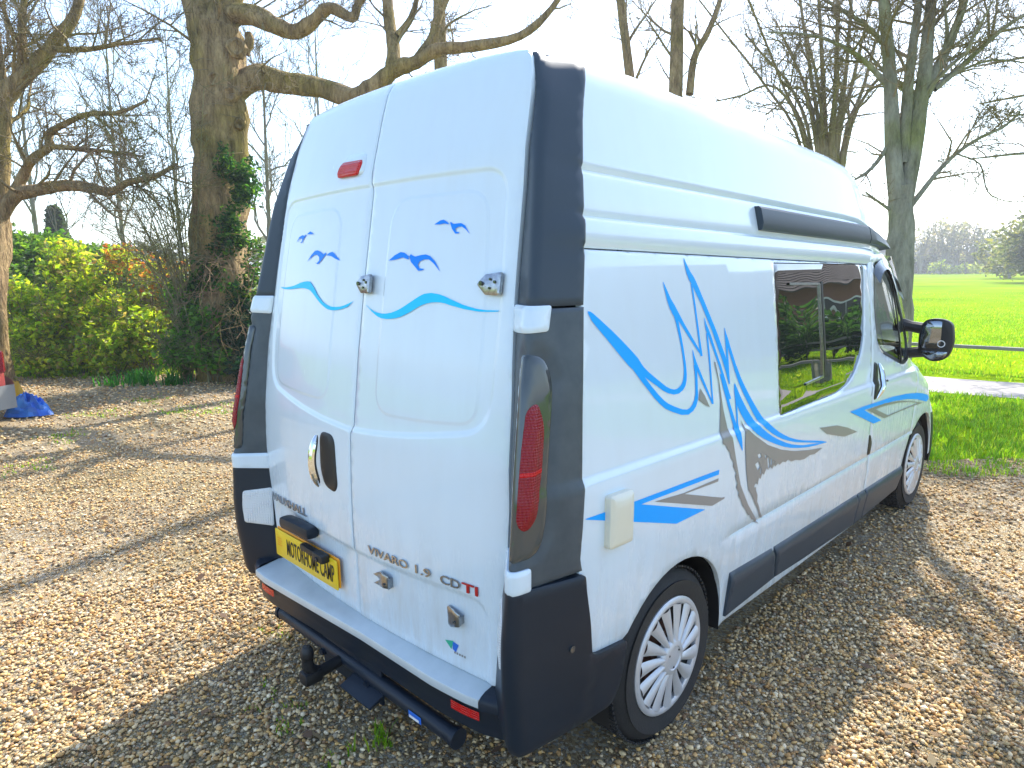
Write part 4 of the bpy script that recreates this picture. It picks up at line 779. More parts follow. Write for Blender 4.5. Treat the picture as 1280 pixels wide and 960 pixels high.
def grass_material(name, c1, c2, c3, big=.12):
    m_, n, l, b, tc = node_mat(name); b.inputs['Roughness'].default_value = 1; b.inputs['Specular IOR Level'].default_value = 0
    t = n.new('ShaderNodeTexNoise'); t.inputs['Scale'].default_value = big; t.inputs['Detail'].default_value = 9; t.inputs['Roughness'].default_value = .7; l.new(tc.outputs['Object'], t.inputs['Vector'])
    r = ramp(n, [(.36, c1), (.5, c2), (.66, c3)]); l.new(t.outputs[0], r.inputs[0]); l.new(r.outputs[0], b.inputs['Base Color'])
    t2 = n.new('ShaderNodeTexNoise'); t2.inputs['Scale'].default_value = 18; t2.inputs['Detail'].default_value = 8; l.new(tc.outputs['Object'], t2.inputs['Vector'])
    bp = n.new('ShaderNodeBump'); bp.inputs['Strength'].default_value = .8; bp.inputs['Distance'].default_value = .06; l.new(t2.outputs[0], bp.inputs['Height']); l.new(bp.outputs[0], b.inputs['Normal'])
    return m_
M['gravel'] = gravel_material()
M['grassland'] = grass_material('field_grass', (.13, .25, .006), (.21, .33, .008), (.28, .34, .012))
M['soil'] = mat('bed_soil', (.075, .055, .035), .95, noise=(5, .3, (.13, .10, .06)), bump=(30, .6))
M['tarmac'] = mat('path_tarmac', (.34, .30, .27), .9, noise=(3, .3, (.43, .385, .345)), bump=(90, .4))

def sheet(name, P, z, mt, step=None):
    P = P if area2(P) > 0 else P[::-1]
    V, T, _ = cdt([resample(P, step) if step else P], [], lambda c: inside(P, c))
    o = mesh(name, [(x, y, z) for x, y in V], T, mt, None, smooth=False); o['kind'] = 'structure'; return o
# one big sheet of grassland with gentle undulation in the distance
g = MB(); ns = 60
def gx(i): t = (i-ns/2)/(ns/2); return math.copysign(abs(t)**2.4, t)*1500
g.grid(lambda i, j: (gx(i), gx(j)+8, -.02), range(ns+1), range(ns+1)); go = g.build('ground', M['grassland'], None); go['kind'] = 'structure'
def wob(P, amp, step, seed):
    r = random.Random(seed); Q = resample(P, step); return [(x+r.uniform(-amp, amp), y+r.uniform(-amp, amp)) for x, y in Q]
BED = [(-16.0, -2.2), (-12.4, .95), (-11.2, 2.55), (-9.4, 3.75), (-8.3, 5.0), (-7.0, 6.2), (-9.5, 11), (-26, 9), (-26, -6)]
GRAVEL = [(-16, -14), (20, -14), (20, 6.9), (9, 6.8), (4, 6.5), (2.1, 6.3), (1.2, 6.15), (.7, 5.55), (-2.5, 5.9), (-7.0, 6.4), (-8.3, 5.1), (-9.4, 3.85), (-11.2, 2.65), (-12.4, 1.05), (-16, -2.1)]
sheet('gravel_drive', wob(GRAVEL, .10, .35, 2), -.008, M['gravel'])
sheet('flower_bed', wob(BED, .15, .4, 3), -.012, M['soil'])
PATH = [(-26, 7.9), (-8, 8.7), (-.2, 9.45), (1.0, 9.60), (4, 9.95), (9, 10.4), (26, 12.0), (26, 13.6), (9, 11.95), (4, 11.45), (.75, 11.05), (-.5, 10.85), (-8, 10.1), (-26, 9.3)]
sheet('footpath', wob(PATH, .03, .5, 4), -.014, M['tarmac'])

# ---- pebbles: real stones near the camera (uncountable: one object of kind stuff for each belt)
def ico():
    bm = bmesh.new(); bmesh.ops.create_icosphere(bm, subdivisions=1, radius=1); v = np.array([x.co for x in bm.verts]); f = np.array([[q.index for q in y.verts] for y in bm.faces]); bm.free(); return v, f
def octa():
    return np.array([(1, 0, 0), (-1, 0, 0), (0, 1, 0), (0, -1, 0), (0, 0, 1), (0, 0, -1)], float), np.array([(0, 2, 4), (2, 1, 4), (1, 3, 4), (3, 0, 4), (2, 0, 5), (1, 2, 5), (3, 1, 5), (0, 3, 5)])
def np_mesh(name, V, F, mt, cols=None, smooth=True, kind=None, parent=None):
    me = bpy.data.meshes.new(name); nv, nf, k = len(V), len(F), F.shape[1]
    me.vertices.add(nv); me.vertices.foreach_set('co', V.astype(np.float32).ravel()); me.loops.add(nf*k); me.loops.foreach_set('vertex_index', F.astype(np.int32).ravel())
    me.polygons.add(nf); me.polygons.foreach_set('loop_start', np.arange(0, nf*k, k, dtype=np.int32)); me.polygons.foreach_set('use_smooth', np.full(nf, smooth))
    if cols is not None:
        a = me.color_attributes.new('tone', 'FLOAT_COLOR', 'POINT'); a.data.foreach_set('color', np.hstack([cols, np.ones((len(cols), 1))]).astype(np.float32).ravel())
    me.update(calc_edges=True); me.validate()
    return link(name, me, mt, parent, kind)
STONE = np.array([(.42, .28, .12), (.33, .20, .085), (.52, .39, .21), (.46, .35, .20), (.24, .155, .09), (.58, .48, .33), (.40, .33, .22), (.30, .26, .20), (.62, .55, .42), (.50, .33, .13), (.22, .18, .13), (.54, .43, .26), (.46, .30, .14), (.50, .40, .24)])
def rotm(n, tilt):
    a = rng.uniform(0, 2*np.pi, n); x = rng.normal(0, tilt, n); y = rng.normal(0, tilt, n)
    ca, sa = np.cos(a), np.sin(a); Z = np.zeros(n); O = np.ones(n)
    Rz = np.stack([ca, -sa, Z, sa, ca, Z, Z, Z, O], 1).reshape(-1, 3, 3)
    Rx = np.stack([O, Z, Z, Z, np.cos(x), -np.sin(x), Z, np.sin(x), np.cos(x)], 1).reshape(-1, 3, 3); Ry = np.stack([np.cos(y), Z, np.sin(y), Z, O, Z, -np.sin(y), Z, np.cos(y)], 1).reshape(-1, 3, 3)
    return Rx @ Ry @ Rz
def to_px(P):
    d = P-np.array(CAM); z = d @ np.array(cF); z_ = np.where(z > .05, z, np.nan)
    return 640+FPX*(d @ np.array(cR))/z_, 480-FPX*(d @ np.array(cU))/z_, z
def ground_points(n, x0, x1, y0, y1, near, far, margin=140):
    """random points of the gravel that can be seen from about the camera, between two distances"""
    P = np.stack([rng.uniform(x0, x1, n), rng.uniform(y0, y1, n), np.zeros(n)], 1)
    d = np.hypot(P[:, 0]-CAM[0], P[:, 1]-CAM[1]); px, py, z = to_px(P)
    k = (d >= near) & (d < far) & inside(GRAVEL, P[:, :2]) & (px > -margin) & (px < 1280+margin) & (py < 960+margin) & ~inside([(-.75, .5), (.75, .5), (.75, 4.6), (-.75, 4.6)], P[:, :2])
    P = P[k]; q = sum(np.sin(P[:, 0]*a+P[:, 1]*b_+c_)/a_ for a, b_, c_, a_ in ((1.3, .7, 0, 1), (-.9, 2.1, 1, 1.3), (2.7, -1.6, 2, 1.8), (4.9, 3.3, .5, 2.5), (-6.1, 5.2, 3, 3)))
    return P[rng.random(len(P)) < np.clip(1.15-.35*q, .6, 1)]      # thinner where fines and trodden earth show
def pebbles(name, P, base, s0, s1):
    v, f = base; n = len(P); L = rng.uniform(s0, s1, n)*rng.choice([.7, 1, 1, 1.25], n); S = np.stack([L, L*rng.uniform(.55, .9, n), L*rng.uniform(.35, .6, n)], 1)/2
    shp = v[None]*(1+rng.normal(0, .16, (n, len(v), 1)))*S[:, None]
    V = np.einsum('nij,nkj->nki', rotm(n, .35), shp)+P[:, None]+np.stack([np.zeros(n), np.zeros(n), S[:, 2]*.35-.006+rng.uniform(0, .006, n)], 1)[:, None]
    F = f[None]+(np.arange(n)*len(v))[:, None, None]
    c = STONE[rng.integers(0, len(STONE), n)]*np.array([1.44, 1.29, 1.07])*rng.uniform(.7, 1.15, (n, 1)); c = np.repeat(c, len(v), 0)
    return np_mesh(name, V.reshape(-1, 3), F.reshape(-1, 3), M['stone'], c, kind='stuff')
M['stone'] = mat('pebble', (.4, .3, .2), .72, spec=.3, var='tone')
pebbles('gravel_pebbles', ground_points(int(3950*9*12), -6, 3, -3.5, 8.5, 0, 4.2), ico(), .012, .025)
pebbles('gravel_pebbles', ground_points(int(1250*17*12), -13, 4, -5, 7, 4.2, 8.0), octa(), .017, .032)
pebbles('gravel_pebbles', ground_points(int(260*17*12), -13, 4, -5, 7, 8.0, 14.5), octa(), .030, .055)

# ---- grass blades
GREENS = np.array([(.10, .25, .010), (.15, .32, .010), (.20, .38, .012), (.26, .41, .018), (.16, .30, .012), (.32, .40, .05)])
def blades(name, P, h0, h1, wd, per=7, spread=.03, tone=GREENS):
    n = len(P)*per; B = np.repeat(P, per, 0)+np.stack([rng.normal(0, spread, n), rng.normal(0, spread, n), np.zeros(n)], 1)
    a = rng.uniform(0, 2*np.pi, n); h = rng.uniform(h0, h1, n); ln = rng.uniform(.2, .8, n)*h; w_ = rng.uniform(.6, 1.3, n)*wd
    d = np.stack([np.cos(a), np.sin(a), np.zeros(n)], 1); s = np.stack([-np.sin(a), np.cos(a), np.zeros(n)], 1)*w_[:, None]; U = np.array([0, 0, 1.])
    p1 = B+U*(h*.55)[:, None]+d*(ln*.3)[:, None]; p2 = B+U*(h*.95)[:, None]+d*ln[:, None]
    V = np.stack([B-s, B+s, p1-s*.8, p1+s*.8, p2], 1).reshape(-1, 3); i = (np.arange(n)*5)[:, None]
    F = np.concatenate([i+np.array([0, 1, 3]), i+np.array([0, 3, 2]), i+np.array([2, 3, 4])])
    c = tone[rng.integers(0, len(tone), n)]*rng.uniform(.75, 1.2, (n, 1))
    return np_mesh(name, V, F, M['blade'], np.repeat(c, 5, 0), kind='stuff')
def leaf_material(name, trans=.35):
    m_, n, l, b, tc = node_mat(name); a = n.new('ShaderNodeAttribute'); a.attribute_name = 'tone'; l.new(a.outputs['Color'], b.inputs['Base Color'])
    b.inputs['Roughness'].default_value = .45; b.inputs['Specular IOR Level'].default_value = .35
    t = n.new('ShaderNodeBsdfTranslucent'); g_ = n.new('ShaderNodeMix'); g_.data_type = 'RGBA'; g_.blend_type = 'MULTIPLY'; g_.inputs[0].default_value = 1; g_.inputs[7].default_value = (1.9, 1.8, .8, 1)
    l.new(a.outputs['Color'], g_.inputs[6]); l.new(g_.outputs[2], t.inputs[0]); mx = n.new('ShaderNodeMixShader'); mx.inputs[0].default_value = trans
    l.new(b.outputs[0], mx.inputs[1]); l.new(t.outputs[0], mx.inputs[2]); l.new(mx.outputs[0], n['Material Output'].inputs[0]); return m_
M['blade'] = leaf_material('grass_blade', .55); M['leaf'] = leaf_material('leaf', .62)
def area_pts(poly, n, z=-.015):
    a = np.array(poly); lo, hi = a.min(0), a.max(0); P = rng.uniform(lo, hi, (n, 2)); P = P[inside(poly, P)]; return np.hstack([P, np.full((len(P), 1), z)])
VERGE = [(-3.2, 5.95), (.7, 5.6), (1.2, 6.2), (2.1, 6.35), (4, 6.55), (9, 6.9), (9, 10.3), (4, 9.9), (1.0, 9.56), (-.2, 9.4), (-3.2, 9.1)]
blades('verge_grass', area_pts(VERGE, 9500), .03, .085, .005)
FRINGE = [(-.4, 5.2), (.8, 5.05), (1.6, 5.75), (3, 5.9), (3, 6.5), (1.2, 6.3), (.6, 5.75), (-.4, 5.8)]
blades('fringe_grass', area_pts(FRINGE, 700), .03, .10, .004)
FIELD = [(-2.6, 10.85), (-.5, 10.95), (.75, 11.1), (4, 11.5), (9, 12.0), (9, 30), (-9, 30)]
blades('field_grass', np.vstack([area_pts(FIELD, 7000)]+[area_pts([(-4-3*k, 10.8+4.5*k), (9, 11.8+4.5*k), (9, 18+4.5*k), (-5-3*k, 18+4.5*k)], 1800-150*k) for k in range(8)]), .03, .08, .008, 5, .09)
# weeds in the gravel
def weed_spots(L, r, n): return np.vstack([np.hstack([rng.normal((x, y), r, (n, 2)), np.full((n, 1), -.005)]) for x, y in L])
W_ = [at(470, 928, 1).to_tuple()]
def gpt(px, py):
    d = at(px, py, 1)-Vector(CAM); t = -CAM[2]/d.z; p = Vector(CAM)+d*t; return (p.x, p.y)
blades('gravel_weed', weed_spots([gpt(470, 928)], .03, 9), .03, .07, .004, 6, .012)
blades('gravel_weed', weed_spots([gpt(335, 870), gpt(345, 790), gpt(420, 965), gpt(350, 905)], .05, 7), .01, .03, .003, 6, .015)
blades('gravel_weed', weed_spots([gpt(120, 520), gpt(210, 512), gpt(85, 545), gpt(290, 505), gpt(35, 583), gpt(305, 478), gpt(180, 500), gpt(255, 515)],   .16, 22), .012, .04, .005, 6, .03)

# ---- leaf litter and bits of twig on the drive
def litter(P, s0, s1):
    n = len(P); a = rng.uniform(0, 2*np.pi, n); s = rng.uniform(s0, s1, n); d = np.stack([np.cos(a), np.sin(a), rng.normal(0, .2, n)], 1)*s[:, None]; e = np.stack([-np.sin(a), np.cos(a), rng.normal(0, .35, n)], 1)*(s*.5)[:, None]
    V = np.stack([P-d, P+e, P+d, P-e], 1)+np.array([0, 0, .016]); V = V.reshape(-1, 3); i = (np.arange(n)*4)[:, None]; F = np.concatenate([i+np.array([0, 1, 2]), i+np.array([0, 2, 3])])
    t = np.array([(.20, .11, .05), (.28, .17, .08), (.14, .08, .045), (.34, .24, .12)])[rng.integers(0, 4, n)]; return np_mesh('leaf_litter', V, F, M['stone'], np.repeat(t, 4, 0), smooth=False, kind='stuff')
litter(np.vstack([np.hstack([rng.normal((-9.3, 2.0), (2.2, 1.2), (500, 2)), np.zeros((500, 1))]), ground_points(2600, -7, 3, -3, 7, 0, 8)]), .012, .032)
# ================================================================== TREES, SHRUBS
def bark(name, c1, c2, scale=7, bump=.7):
    m_, n, l, b, tc = node_mat(name); b.inputs['Roughness'].default_value = .9; b.inputs['Specular IOR Level'].default_value = .2
    mp = n.new('ShaderNodeMapping'); mp.inputs['Scale'].default_value = (1, 1, .22); l.new(tc.outputs['Object'], mp.inputs[0])
    t = n.new('ShaderNodeTexNoise'); t.inputs['Scale'].default_value = scale; t.inputs['Detail'].default_value = 12; t.inputs['Roughness'].default_value = .78; l.new(mp.outputs[0], t.inputs['Vector'])
    r = ramp(n, [(.34, c1), (.62, c2)]); l.new(t.outputs[0], r.inputs[0])
    t3 = n.new('ShaderNodeTexNoise'); t3.inputs['Scale'].default_value = .9; t3.inputs['Detail'].default_value = 4; l.new(tc.outputs['Object'], t3.inputs['Vector'])
    r3 = ramp(n, [(.45, (1, 1, 1)), (.68, (.72, .80, .28))]); l.new(t3.outputs[0], r3.inputs[0])          # green algae on the bark
    mx = n.new('ShaderNodeMix'); mx.data_type = 'RGBA'; mx.blend_type = 'MULTIPLY'; mx.inputs[0].default_value = 1; l.new(r.outputs[0], mx.inputs[6]); l.new(r3.outputs[0], mx.inputs[7]); l.new(mx.outputs[2], b.inputs['Base Color'])
    v = n.new('ShaderNodeTexVoronoi'); v.feature = 'DISTANCE_TO_EDGE'; v.inputs['Scale'].default_value = scale*2.6; l.new(mp.outputs[0], v.inputs['Vector'])
    ad = n.new('ShaderNodeMath'); ad.operation = 'ADD'; l.new(v.outputs[0], ad.inputs[0]); l.new(t.outputs[0], ad.inputs[1])
    bp = n.new('ShaderNodeBump'); bp.inputs['Strength'].default_value = bump; bp.inputs['Distance'].default_value = .06; l.new(ad.outputs[0], bp.inputs['Height']); l.new(bp.outputs[0], b.inputs['Normal'])
    return m_
M['oak'] = bark('oak_bark', (.115, .072, .034), (.52, .36, .18), 9, 1.0); M['lime'] = bark('grey_bark', (.14, .125, .085), (.37, .34, .25), 6, .6)
M['twig'] = bark('twig_bark', (.15, .11, .065), (.34, .26, .16), 9, .2); M['hazel'] = bark('hazel_bark', (.13, .12, .06), (.27, .25, .13), 9, .2)
M['far'] = bark('far_bark', (.17, .15, .12), (.27, .24, .19), 3, .1)

class Tree:
    """limbs given as points, with branches and twigs grown from them; thick wood and fine twigs are two parts"""
    def __init__(s, seed): s.dense = 1.25; s.r = random.Random(seed); s.thick = []; s.fine = []
    def emit(s, P, R): (s.thick if max(R) > .035 else s.fine).append((P, R))
    def grow(s, p, d, L, r, lv, wig=.22, up=.10, kids=6, kl=(.35, .7), ang=(28, 65), tip=.0035):
        n = max(3, int(L/.30)) if lv > 0 else 3; n = min(n, 12); P = [p.copy()]; R = [r]; d = d.normalized(); D = [d.copy()]
        for i in range(n):
            d = (d+Vector((s.r.gauss(0, wig), s.r.gauss(0, wig), s.r.gauss(0, wig)*.8+up*.3))).normalized(); p = p+d*(L/n); t = (i+1)/n
            P.append(p.copy()); R.append(max(tip, r*(1-.82*t))); D.append(d.copy())
        s.emit(P, R)
        if lv > 0: s.sprout(P, R, D, L, lv, wig, up, kids, kl, ang, tip)
    def sprout(s, P, R, D, L, lv, wig, up, kids, kl, ang, tip, t0=.18):
        for k in range(kids):
            t = t0+(1-t0)*(k+s.r.random())/kids; i = min(len(P)-2, int(t*(len(P)-1))); f = t*(len(P)-1)-i; f = min(max(f, 0), 1)
            q = P[i].lerp(P[i+1], f); r0 = R[i]+(R[i+1]-R[i])*f; d = D[i]
            ax = d.orthogonal().normalized(); ax.rotate(Matrix.Rotation(s.r.uniform(0, 2*math.pi), 3, d)); c = d.copy(); c.rotate(Matrix.Rotation(rad(s.r.uniform(*ang)), 3, ax)); c.z += up
            Lc = L*s.r.uniform(*kl)*(1-.45*t); s.grow(q, c, Lc, max(tip*1.3, min(r0*.62, Lc*(.011+.004*lv))), lv-1, wig, up, max(3, int(kids*.72)), kl, ang, tip)
    def limb(s, P, r0, r1, lv=2, kids=6, kl=1.6, wig=.2, up=.12, bumpy=.0, t0=.15, ang=(30, 70), tip=.0035, sub_=4, grow=True):
        """explicit limb through points P, smoothed, with branches of about kl metres"""
        P = [Vector(p) for p in P]; Q = []
        for i in range(len(P)-1):
            a = P[max(i-1, 0)]; b = P[i]; c = P[i+1]; e = P[min(i+2, len(P)-1)]
            for k in range(sub_):
                t = k/sub_; Q.append(.5*((2*b)+(c-a)*t+(2*a-5*b+4*c-e)*t*t+(3*b-a-3*c+e)*t**3))
        Q.append(P[-1]); n = len(Q)-1; R = [(r0+(r1-r0)*(i/n))*(1+s.r.uniform(-bumpy, bumpy)) for i in range(n+1)]
        D = [(Q[min(i+1, n)]-Q[max(i-1, 0)]).normalized() for i in range(n+1)]; s.thick.append((Q, R))
        if grow and lv > 0: lv += 1; kids = min(int(kids*s.dense), 14)
        if grow and lv >= 0: s.sprout(Q, R, D, kl/.55, lv, wig, up, kids, (.35, .75), ang, tip, t0)
        return Q
    def build(s, root, thick_mat, fine_mat):
        for nm, L, mt in (('trunk', s.thick, thick_mat), ('twigs', s.fine, fine_mat)):
            if not L: continue
            V = []; F = []
            for P, R in L:
                m_ = max(R); n = 22 if m_ > .15 else 8 if m_ > .06 else 5 if m_ > .02 else 3; a = None; base = len(V)
                for i, p in enumerate(P):
                    d = (P[min(i+1, len(P)-1)]-P[max(i-1, 0)]); d = d.normalized() if d.length > 1e-9 else Vector((0, 0, 1))
                    if a is None: a = d.orthogonal().normalized()
                    a = a-d*a.dot(d); a = a.normalized() if a.length > 1e-6 else d.orthogonal().normalized(); b = d.cross(a); r = R[i]
                    for k in range(n):
                        t = 2*math.pi*k/n; rr = r*(1+(.10*math.sin(3*t+p.z*2.1)+.06*math.sin(5*t-p.z*3.7)+.05*math.sin(p.z*9+t) if r > .15 else 0)); V.append((p+(a*math.cos(t)+b*math.sin(t))*rr)[:])
                for i in range(len(P)-1):
                    for k in range(n): F.append((base+i*n+k, base+i*n+(k+1) % n, base+(i+1)*n+(k+1) % n, base+(i+1)*n+k))
            org = root.location; V = np.array(V)-np.array(org); o = np_mesh(nm, V, np.array(F), mt, parent=root)
            if nm == 'twigs': o['kind'] = 'stuff'
def leaves(name, C, per, rad_, size, tones, parent=None, mt=None, flat=.0, kind=None, org=(0, 0, 0), long=1.6):
    """leaf blades scattered in clumps round the points C (array n x 3)"""
    n = len(C)*per; d = rng.normal(0, 1, (n, 3)); d /= np.linalg.norm(d, axis=1)[:, None]; P = np.repeat(C, per, 0)+d*(rad_*rng.uniform(.15, 1, (n, 1))**.6)*np.array([1, 1, .85])
    a = rng.normal(0, 1, (n, 3)); a[:, 2] *= .6; a /= np.linalg.norm(a, axis=1)[:, None]; b = np.cross(a, rng.normal(0, 1, (n, 3))+np.array([0, 0, flat])); b /= np.linalg.norm(b, axis=1)[:, None]
    nrm = np.cross(a, b); s = size*rng.uniform(.6, 1.3, (n, 1)); L = a*s*long/2; W = b*s/2; U = nrm*s*.18
    V = np.stack([P-L, P+W*.9+U, P+L, P-W*.9+U], 1).reshape(-1, 3); i = (np.arange(n)*4)[:, None]; F = np.concatenate([i+np.array([0, 1, 2]), i+np.array([0, 2, 3])])
    ct = np.array(tones); cl = np.repeat(rng.uniform(.8, 1.2, (len(C), 1)), per, 0); c = ct[rng.integers(0, len(ct), n)]*rng.uniform(.75, 1.25, (n, 1))*cl
    return np_mesh(name, V-np.array(org), F, mt or M['leaf'], np.repeat(c, 4, 0), parent=parent, kind=kind, smooth=False)

# ---- the old oak beside the drive
D0 = 11.4
def A(px, py, d=D0): return at(px, py, d)
ob = A(282, 478); ob.z = 0
oak = thing('oak_tree', 'thick old oak trunk wrapped in ivy at its foot, left of the van', 'tree', ob)
T = Tree(21); T.dense = 1.5
T.limb([ob+Vector((0, 0, -.1)), A(281, 420), A(276, 330), A(274, 240), A(277, 150), A(274, 85), A(272, 40)], .50, .40, grow=False, bumpy=.05, sub_=5)
T.limb([A(276, 185), A(272, 110), A(261, 50), A(244, -10), A(215, -100), A(170, -260)], .415, .16, 2, 7, 2.2, bumpy=.06)
T.limb([A(272, 60), A(283, -10), A(300, -90), A(330, -200), A(345, -330)], .30, .10, 2, 7, 2.2, bumpy=.06)
T.limb([A(292, 112), A(322, 98), A(352, 104, 11.2), A(400, 110, 11.0), A(440, 122, 10.7), A(468, 108, 10.5), A(495, 86, 10.4), A(520, 78, 10.3), A(548, 62, 10.2), A(590, 58, 10.1), A(650, 45, 10.0), A(690, 10, 10), A(720, -40, 10)], .21, .035, 2, 12, 1.0, bumpy=.10, t0=.05)
T.limb([A(490, 88, 10.4), A(492, 60, 10.5), A(486, 20, 10.6), A(484, -40, 10.7), A(495, -120, 10.8)], .12, .06, 2, 6, 1.1, bumpy=.08)
T.limb([A(497, 45, 10.5), A(515, 20, 10.5), A(525, -20, 10.5)], .07, .03, 1, 4, .8)
T.limb([A(520, 78, 10.3), A(540, 50, 10.4), A(548, 20, 10.4), A(570, -30, 10.4)], .10, .05, 1, 5, .8, bumpy=.05)
T.limb([A(280, 18), A(312, 18, 11.2), A(340, 30, 11.0), A(368, 40, 10.9), A(390, 28, 10.8), A(412, 10, 10.7), A(440, 22, 10.6), A(448, 5, 10.6), A(470, -25, 10.5)], .17, .05, 2, 9, .9, bumpy=.10)
T.limb([A(305, 66), A(312, 52), A(310, 42)], .10, .07, 0, 2, .4, bumpy=.1)
for k in range(26):                          # dead twigs and epicormic shoots on the bole
    z = T.r.uniform(70, 330); p = A(T.r.uniform(248, 306), z, D0-.35); T.grow(p, Vector((T.r.uniform(-1, 1), -1.0, T.r.uniform(-.6, .8))), T.r.uniform(.4, 1.1), .008, 1, .3, -.05, 4)
T.build(oak, M['oak'], M['twig'])
# knots on the bole
b = MB()
for px, py, r in ((296, 60, .16), (288, 118, .13), (262, 150, .12), (300, 155, .10), (258, 205, .11), (268, 100, .12)):
    c = A(px, py, D0-.36)-ob; b.lathe([(r*1.1, -.05), (r, .02), (r*.75, .06), (r*.5, .04), (r*.25, .015), (.004, .01)], (0, 0, 0), 'z', 12)
    nv = 12*6; R = Matrix.Rotation(rad(90), 3, 'X')
    for i in range(len(b.V)-nv, len(b.V)):
        v = Vector(b.V[i]); v = R @ v; v = v*(1+random.uniform(-.12, .12)); v.rotate(Matrix.Rotation(-YAW*.9, 3, 'Z') if False else Matrix.Rotation(rad(62), 3, 'Z')); b.V[i] = tuple(v+c)
b.build('knots', M['oak'], oak)['kind'] = 'stuff'
IVY = [(.016, .06, .016), (.025, .085, .018), (.045, .13, .022), (.018, .07, .028), (.09, .18, .025)]
C = []
for k in range(620):
    t = random.random()**1.5; py = 455-t*270; wd = np.interp(py, [180, 260, 330, 400, 460], [16, 28, 40, 52, 60]); px = 284+random.uniform(-1, 1)*wd*1.05+(10 if py < 300 else 2)
    if math.sin(px*.11+py*.05)+math.sin(py*.083-px*.06+1)+.5*math.sin(px*.23-py*.19) < -.25: continue
    C.append(A(px, py, D0-.30-.30*random.random()))
leaves('ivy', np.array(C), 20, .15, .055, IVY, oak, org=ob, kind='stuff')
T = Tree(4)
for k in range(60):
    p = A(random.uniform(255, 345), random.uniform(300, 450), D0-.6); T.grow(p, Vector((random.uniform(-.6, .9), random.uniform(-.6, .2), random.uniform(-1, .5))), random.uniform(.5, 1.3), .007, 1, .25, -.15, 4)
vt = bpy.data.objects.new('dead_creeper', None); COL.objects.link(vt); vt.parent = oak; vt.location = (0, 0, 0)
# creeper twigs belong to the oak: build them straight under it
bpy.data.objects.remove(vt)
V0 = T.fine; T2 = Tree(0); T2.fine = V0+T.thick
M['creeper'] = bark('creeper_bark', (.20, .12, .06), (.36, .25, .14), 9, .2)
class _R: pass
def build_fine(tree, root, name, mt):
    tree.thick = []; before = set(o.name for o in root.children); tree.build(root, mt, mt)
    for o in root.children:
        if o.name not in before: o.name = name
build_fine(T2, oak, 'dead_creeper', M['creeper'])

# ---- the spreading tree at the left edge
lb = at(-14, 470, 11.0); lb.z = 0
ltree = thing('spreading_tree', 'gnarled bare tree reaching in from the left edge over the shrubs', 'tree', lb)
T = Tree(8); T.dense = 1.7; L_ = lambda px, py, d=11.0: at(px, py, d)
T.limb([lb+Vector((0, 0, -.1)), L_(-13, 380), L_(-10, 320), L_(-8, 275)], .27, .23, grow=False, bumpy=.05)
T.limb([L_(-8, 285), L_(18, 246), L_(45, 238, 10.9), L_(80, 232, 10.8), L_(110, 234, 10.7), L_(138, 240, 10.6), L_(160, 228, 10.5), L_(195, 220, 10.5), L_(220, 205, 10.5)], .13, .03, 2, 14, 1.3, .25, .0, bumpy=.08)
T.limb([L_(14, 250), L_(28, 222), L_(40, 200, 10.9), L_(62, 183, 10.8), L_(60, 168, 10.8), L_(85, 153, 10.7), L_(112, 142, 10.7), L_(150, 140, 10.6), L_(185, 125, 10.6)], .095, .02, 2, 13, 1.2, .25, .02, bumpy=.08)
T.limb([L_(62, 183, 10.8), L_(100, 186, 10.7), L_(140, 190, 10.6), L_(180, 196, 10.6)], .05, .015, 2, 9, 1.0, .25, .0)
T.limb([L_(-8, 280), L_(-2, 180), L_(4, 125), L_(25, 100), L_(50, 75, 11.1), L_(75, 45, 11.2), L_(95, 15, 11.3), L_(110, -40, 11.4)], .20, .06, 2, 14, 1.6, .25, .06, bumpy=.08)
T.limb([L_(6, 130), L_(0, 95), L_(-6, 40), L_(-10, -60)], .12, .05, 2, 9, 1.5, .25, .06)
T.limb([L_(20, 110), L_(28, 70), L_(28, 20), L_(40, -50)], .08, .04, 2, 9, 1.3)
T.limb([L_(60, 62, 11.1), L_(110, 62, 11), L_(150, 55, 10.9), L_(200, 48, 10.9)], .06, .02, 2, 9, 1.1)
T.limb([L_(-8, 200), L_(-40, 120), L_(-90, 40), L_(-120, -60)], .14, .05, 2, 7, 1.5)
T.build(ltree, M['oak'], M['twig'])

# ---- many-stemmed hazel between them
hb = at(244, 440, 11.5); hb.z = 0
hz = thing('hazel_bush', 'bare many-stemmed hazel fanning out left of the oak trunk', 'bush', hb)
T = Tree(13)
for k in range(24):
    a = k/23; top = at(70+T.r.uniform(-10, 10)+190*a, T.r.uniform(90, 300) if a < .6 else T.r.uniform(60, 240), 10.6+T.r.uniform(-.8, .8)); mid = hb.lerp(top, .42)+Vector((0, 0, .75-.3*a)); mid.x += .45*(1-a)
    T.limb([hb+Vector((T.r.uniform(-.25, .25), T.r.uniform(-.25, .25), 0)), mid, top], .015, .005, 1, 8, .9, .28, .05, t0=.3)
T.build(hz, M['hazel'], M['hazel'])

# ---- slim trees seen over the van, and the big one beside the path
def slim_tree(name, label, px0, py0, px1, dist_, r0, seed, group, fork=None, mt='oak', lv=2, kids=10, kl=1.7):
    p = at(px0, py0, dist_); q = at(px1, -40, dist_); d = (q-p); base = p-d*(p.z/d.z); root = thing(name, label, 'tree', base, 0, group); T = Tree(seed); T.dense = 1.5
    top = p+d.normalized()*13
    T.limb([base, p.lerp(base, .5), p, q, q.lerp(top, .5)+Vector((.2, .1, 0)), top], r0*1.2, .07, lv, kids, kl, .2, .12, t0=.35, bumpy=.03)
    for f in (fork or []):
        T.limb([at(x, y, dist_+dd) for x, y, dd in f[0]], f[1], f[2], lv-1, f[3], 1.1, .2, .1)
    T.build(root, M[mt], M['twig'])
slim_tree('roadside_tree', 'slim straight trunk rising behind the left rear door of the van', 551, 85, 549, 13.0, .145, 31, None)
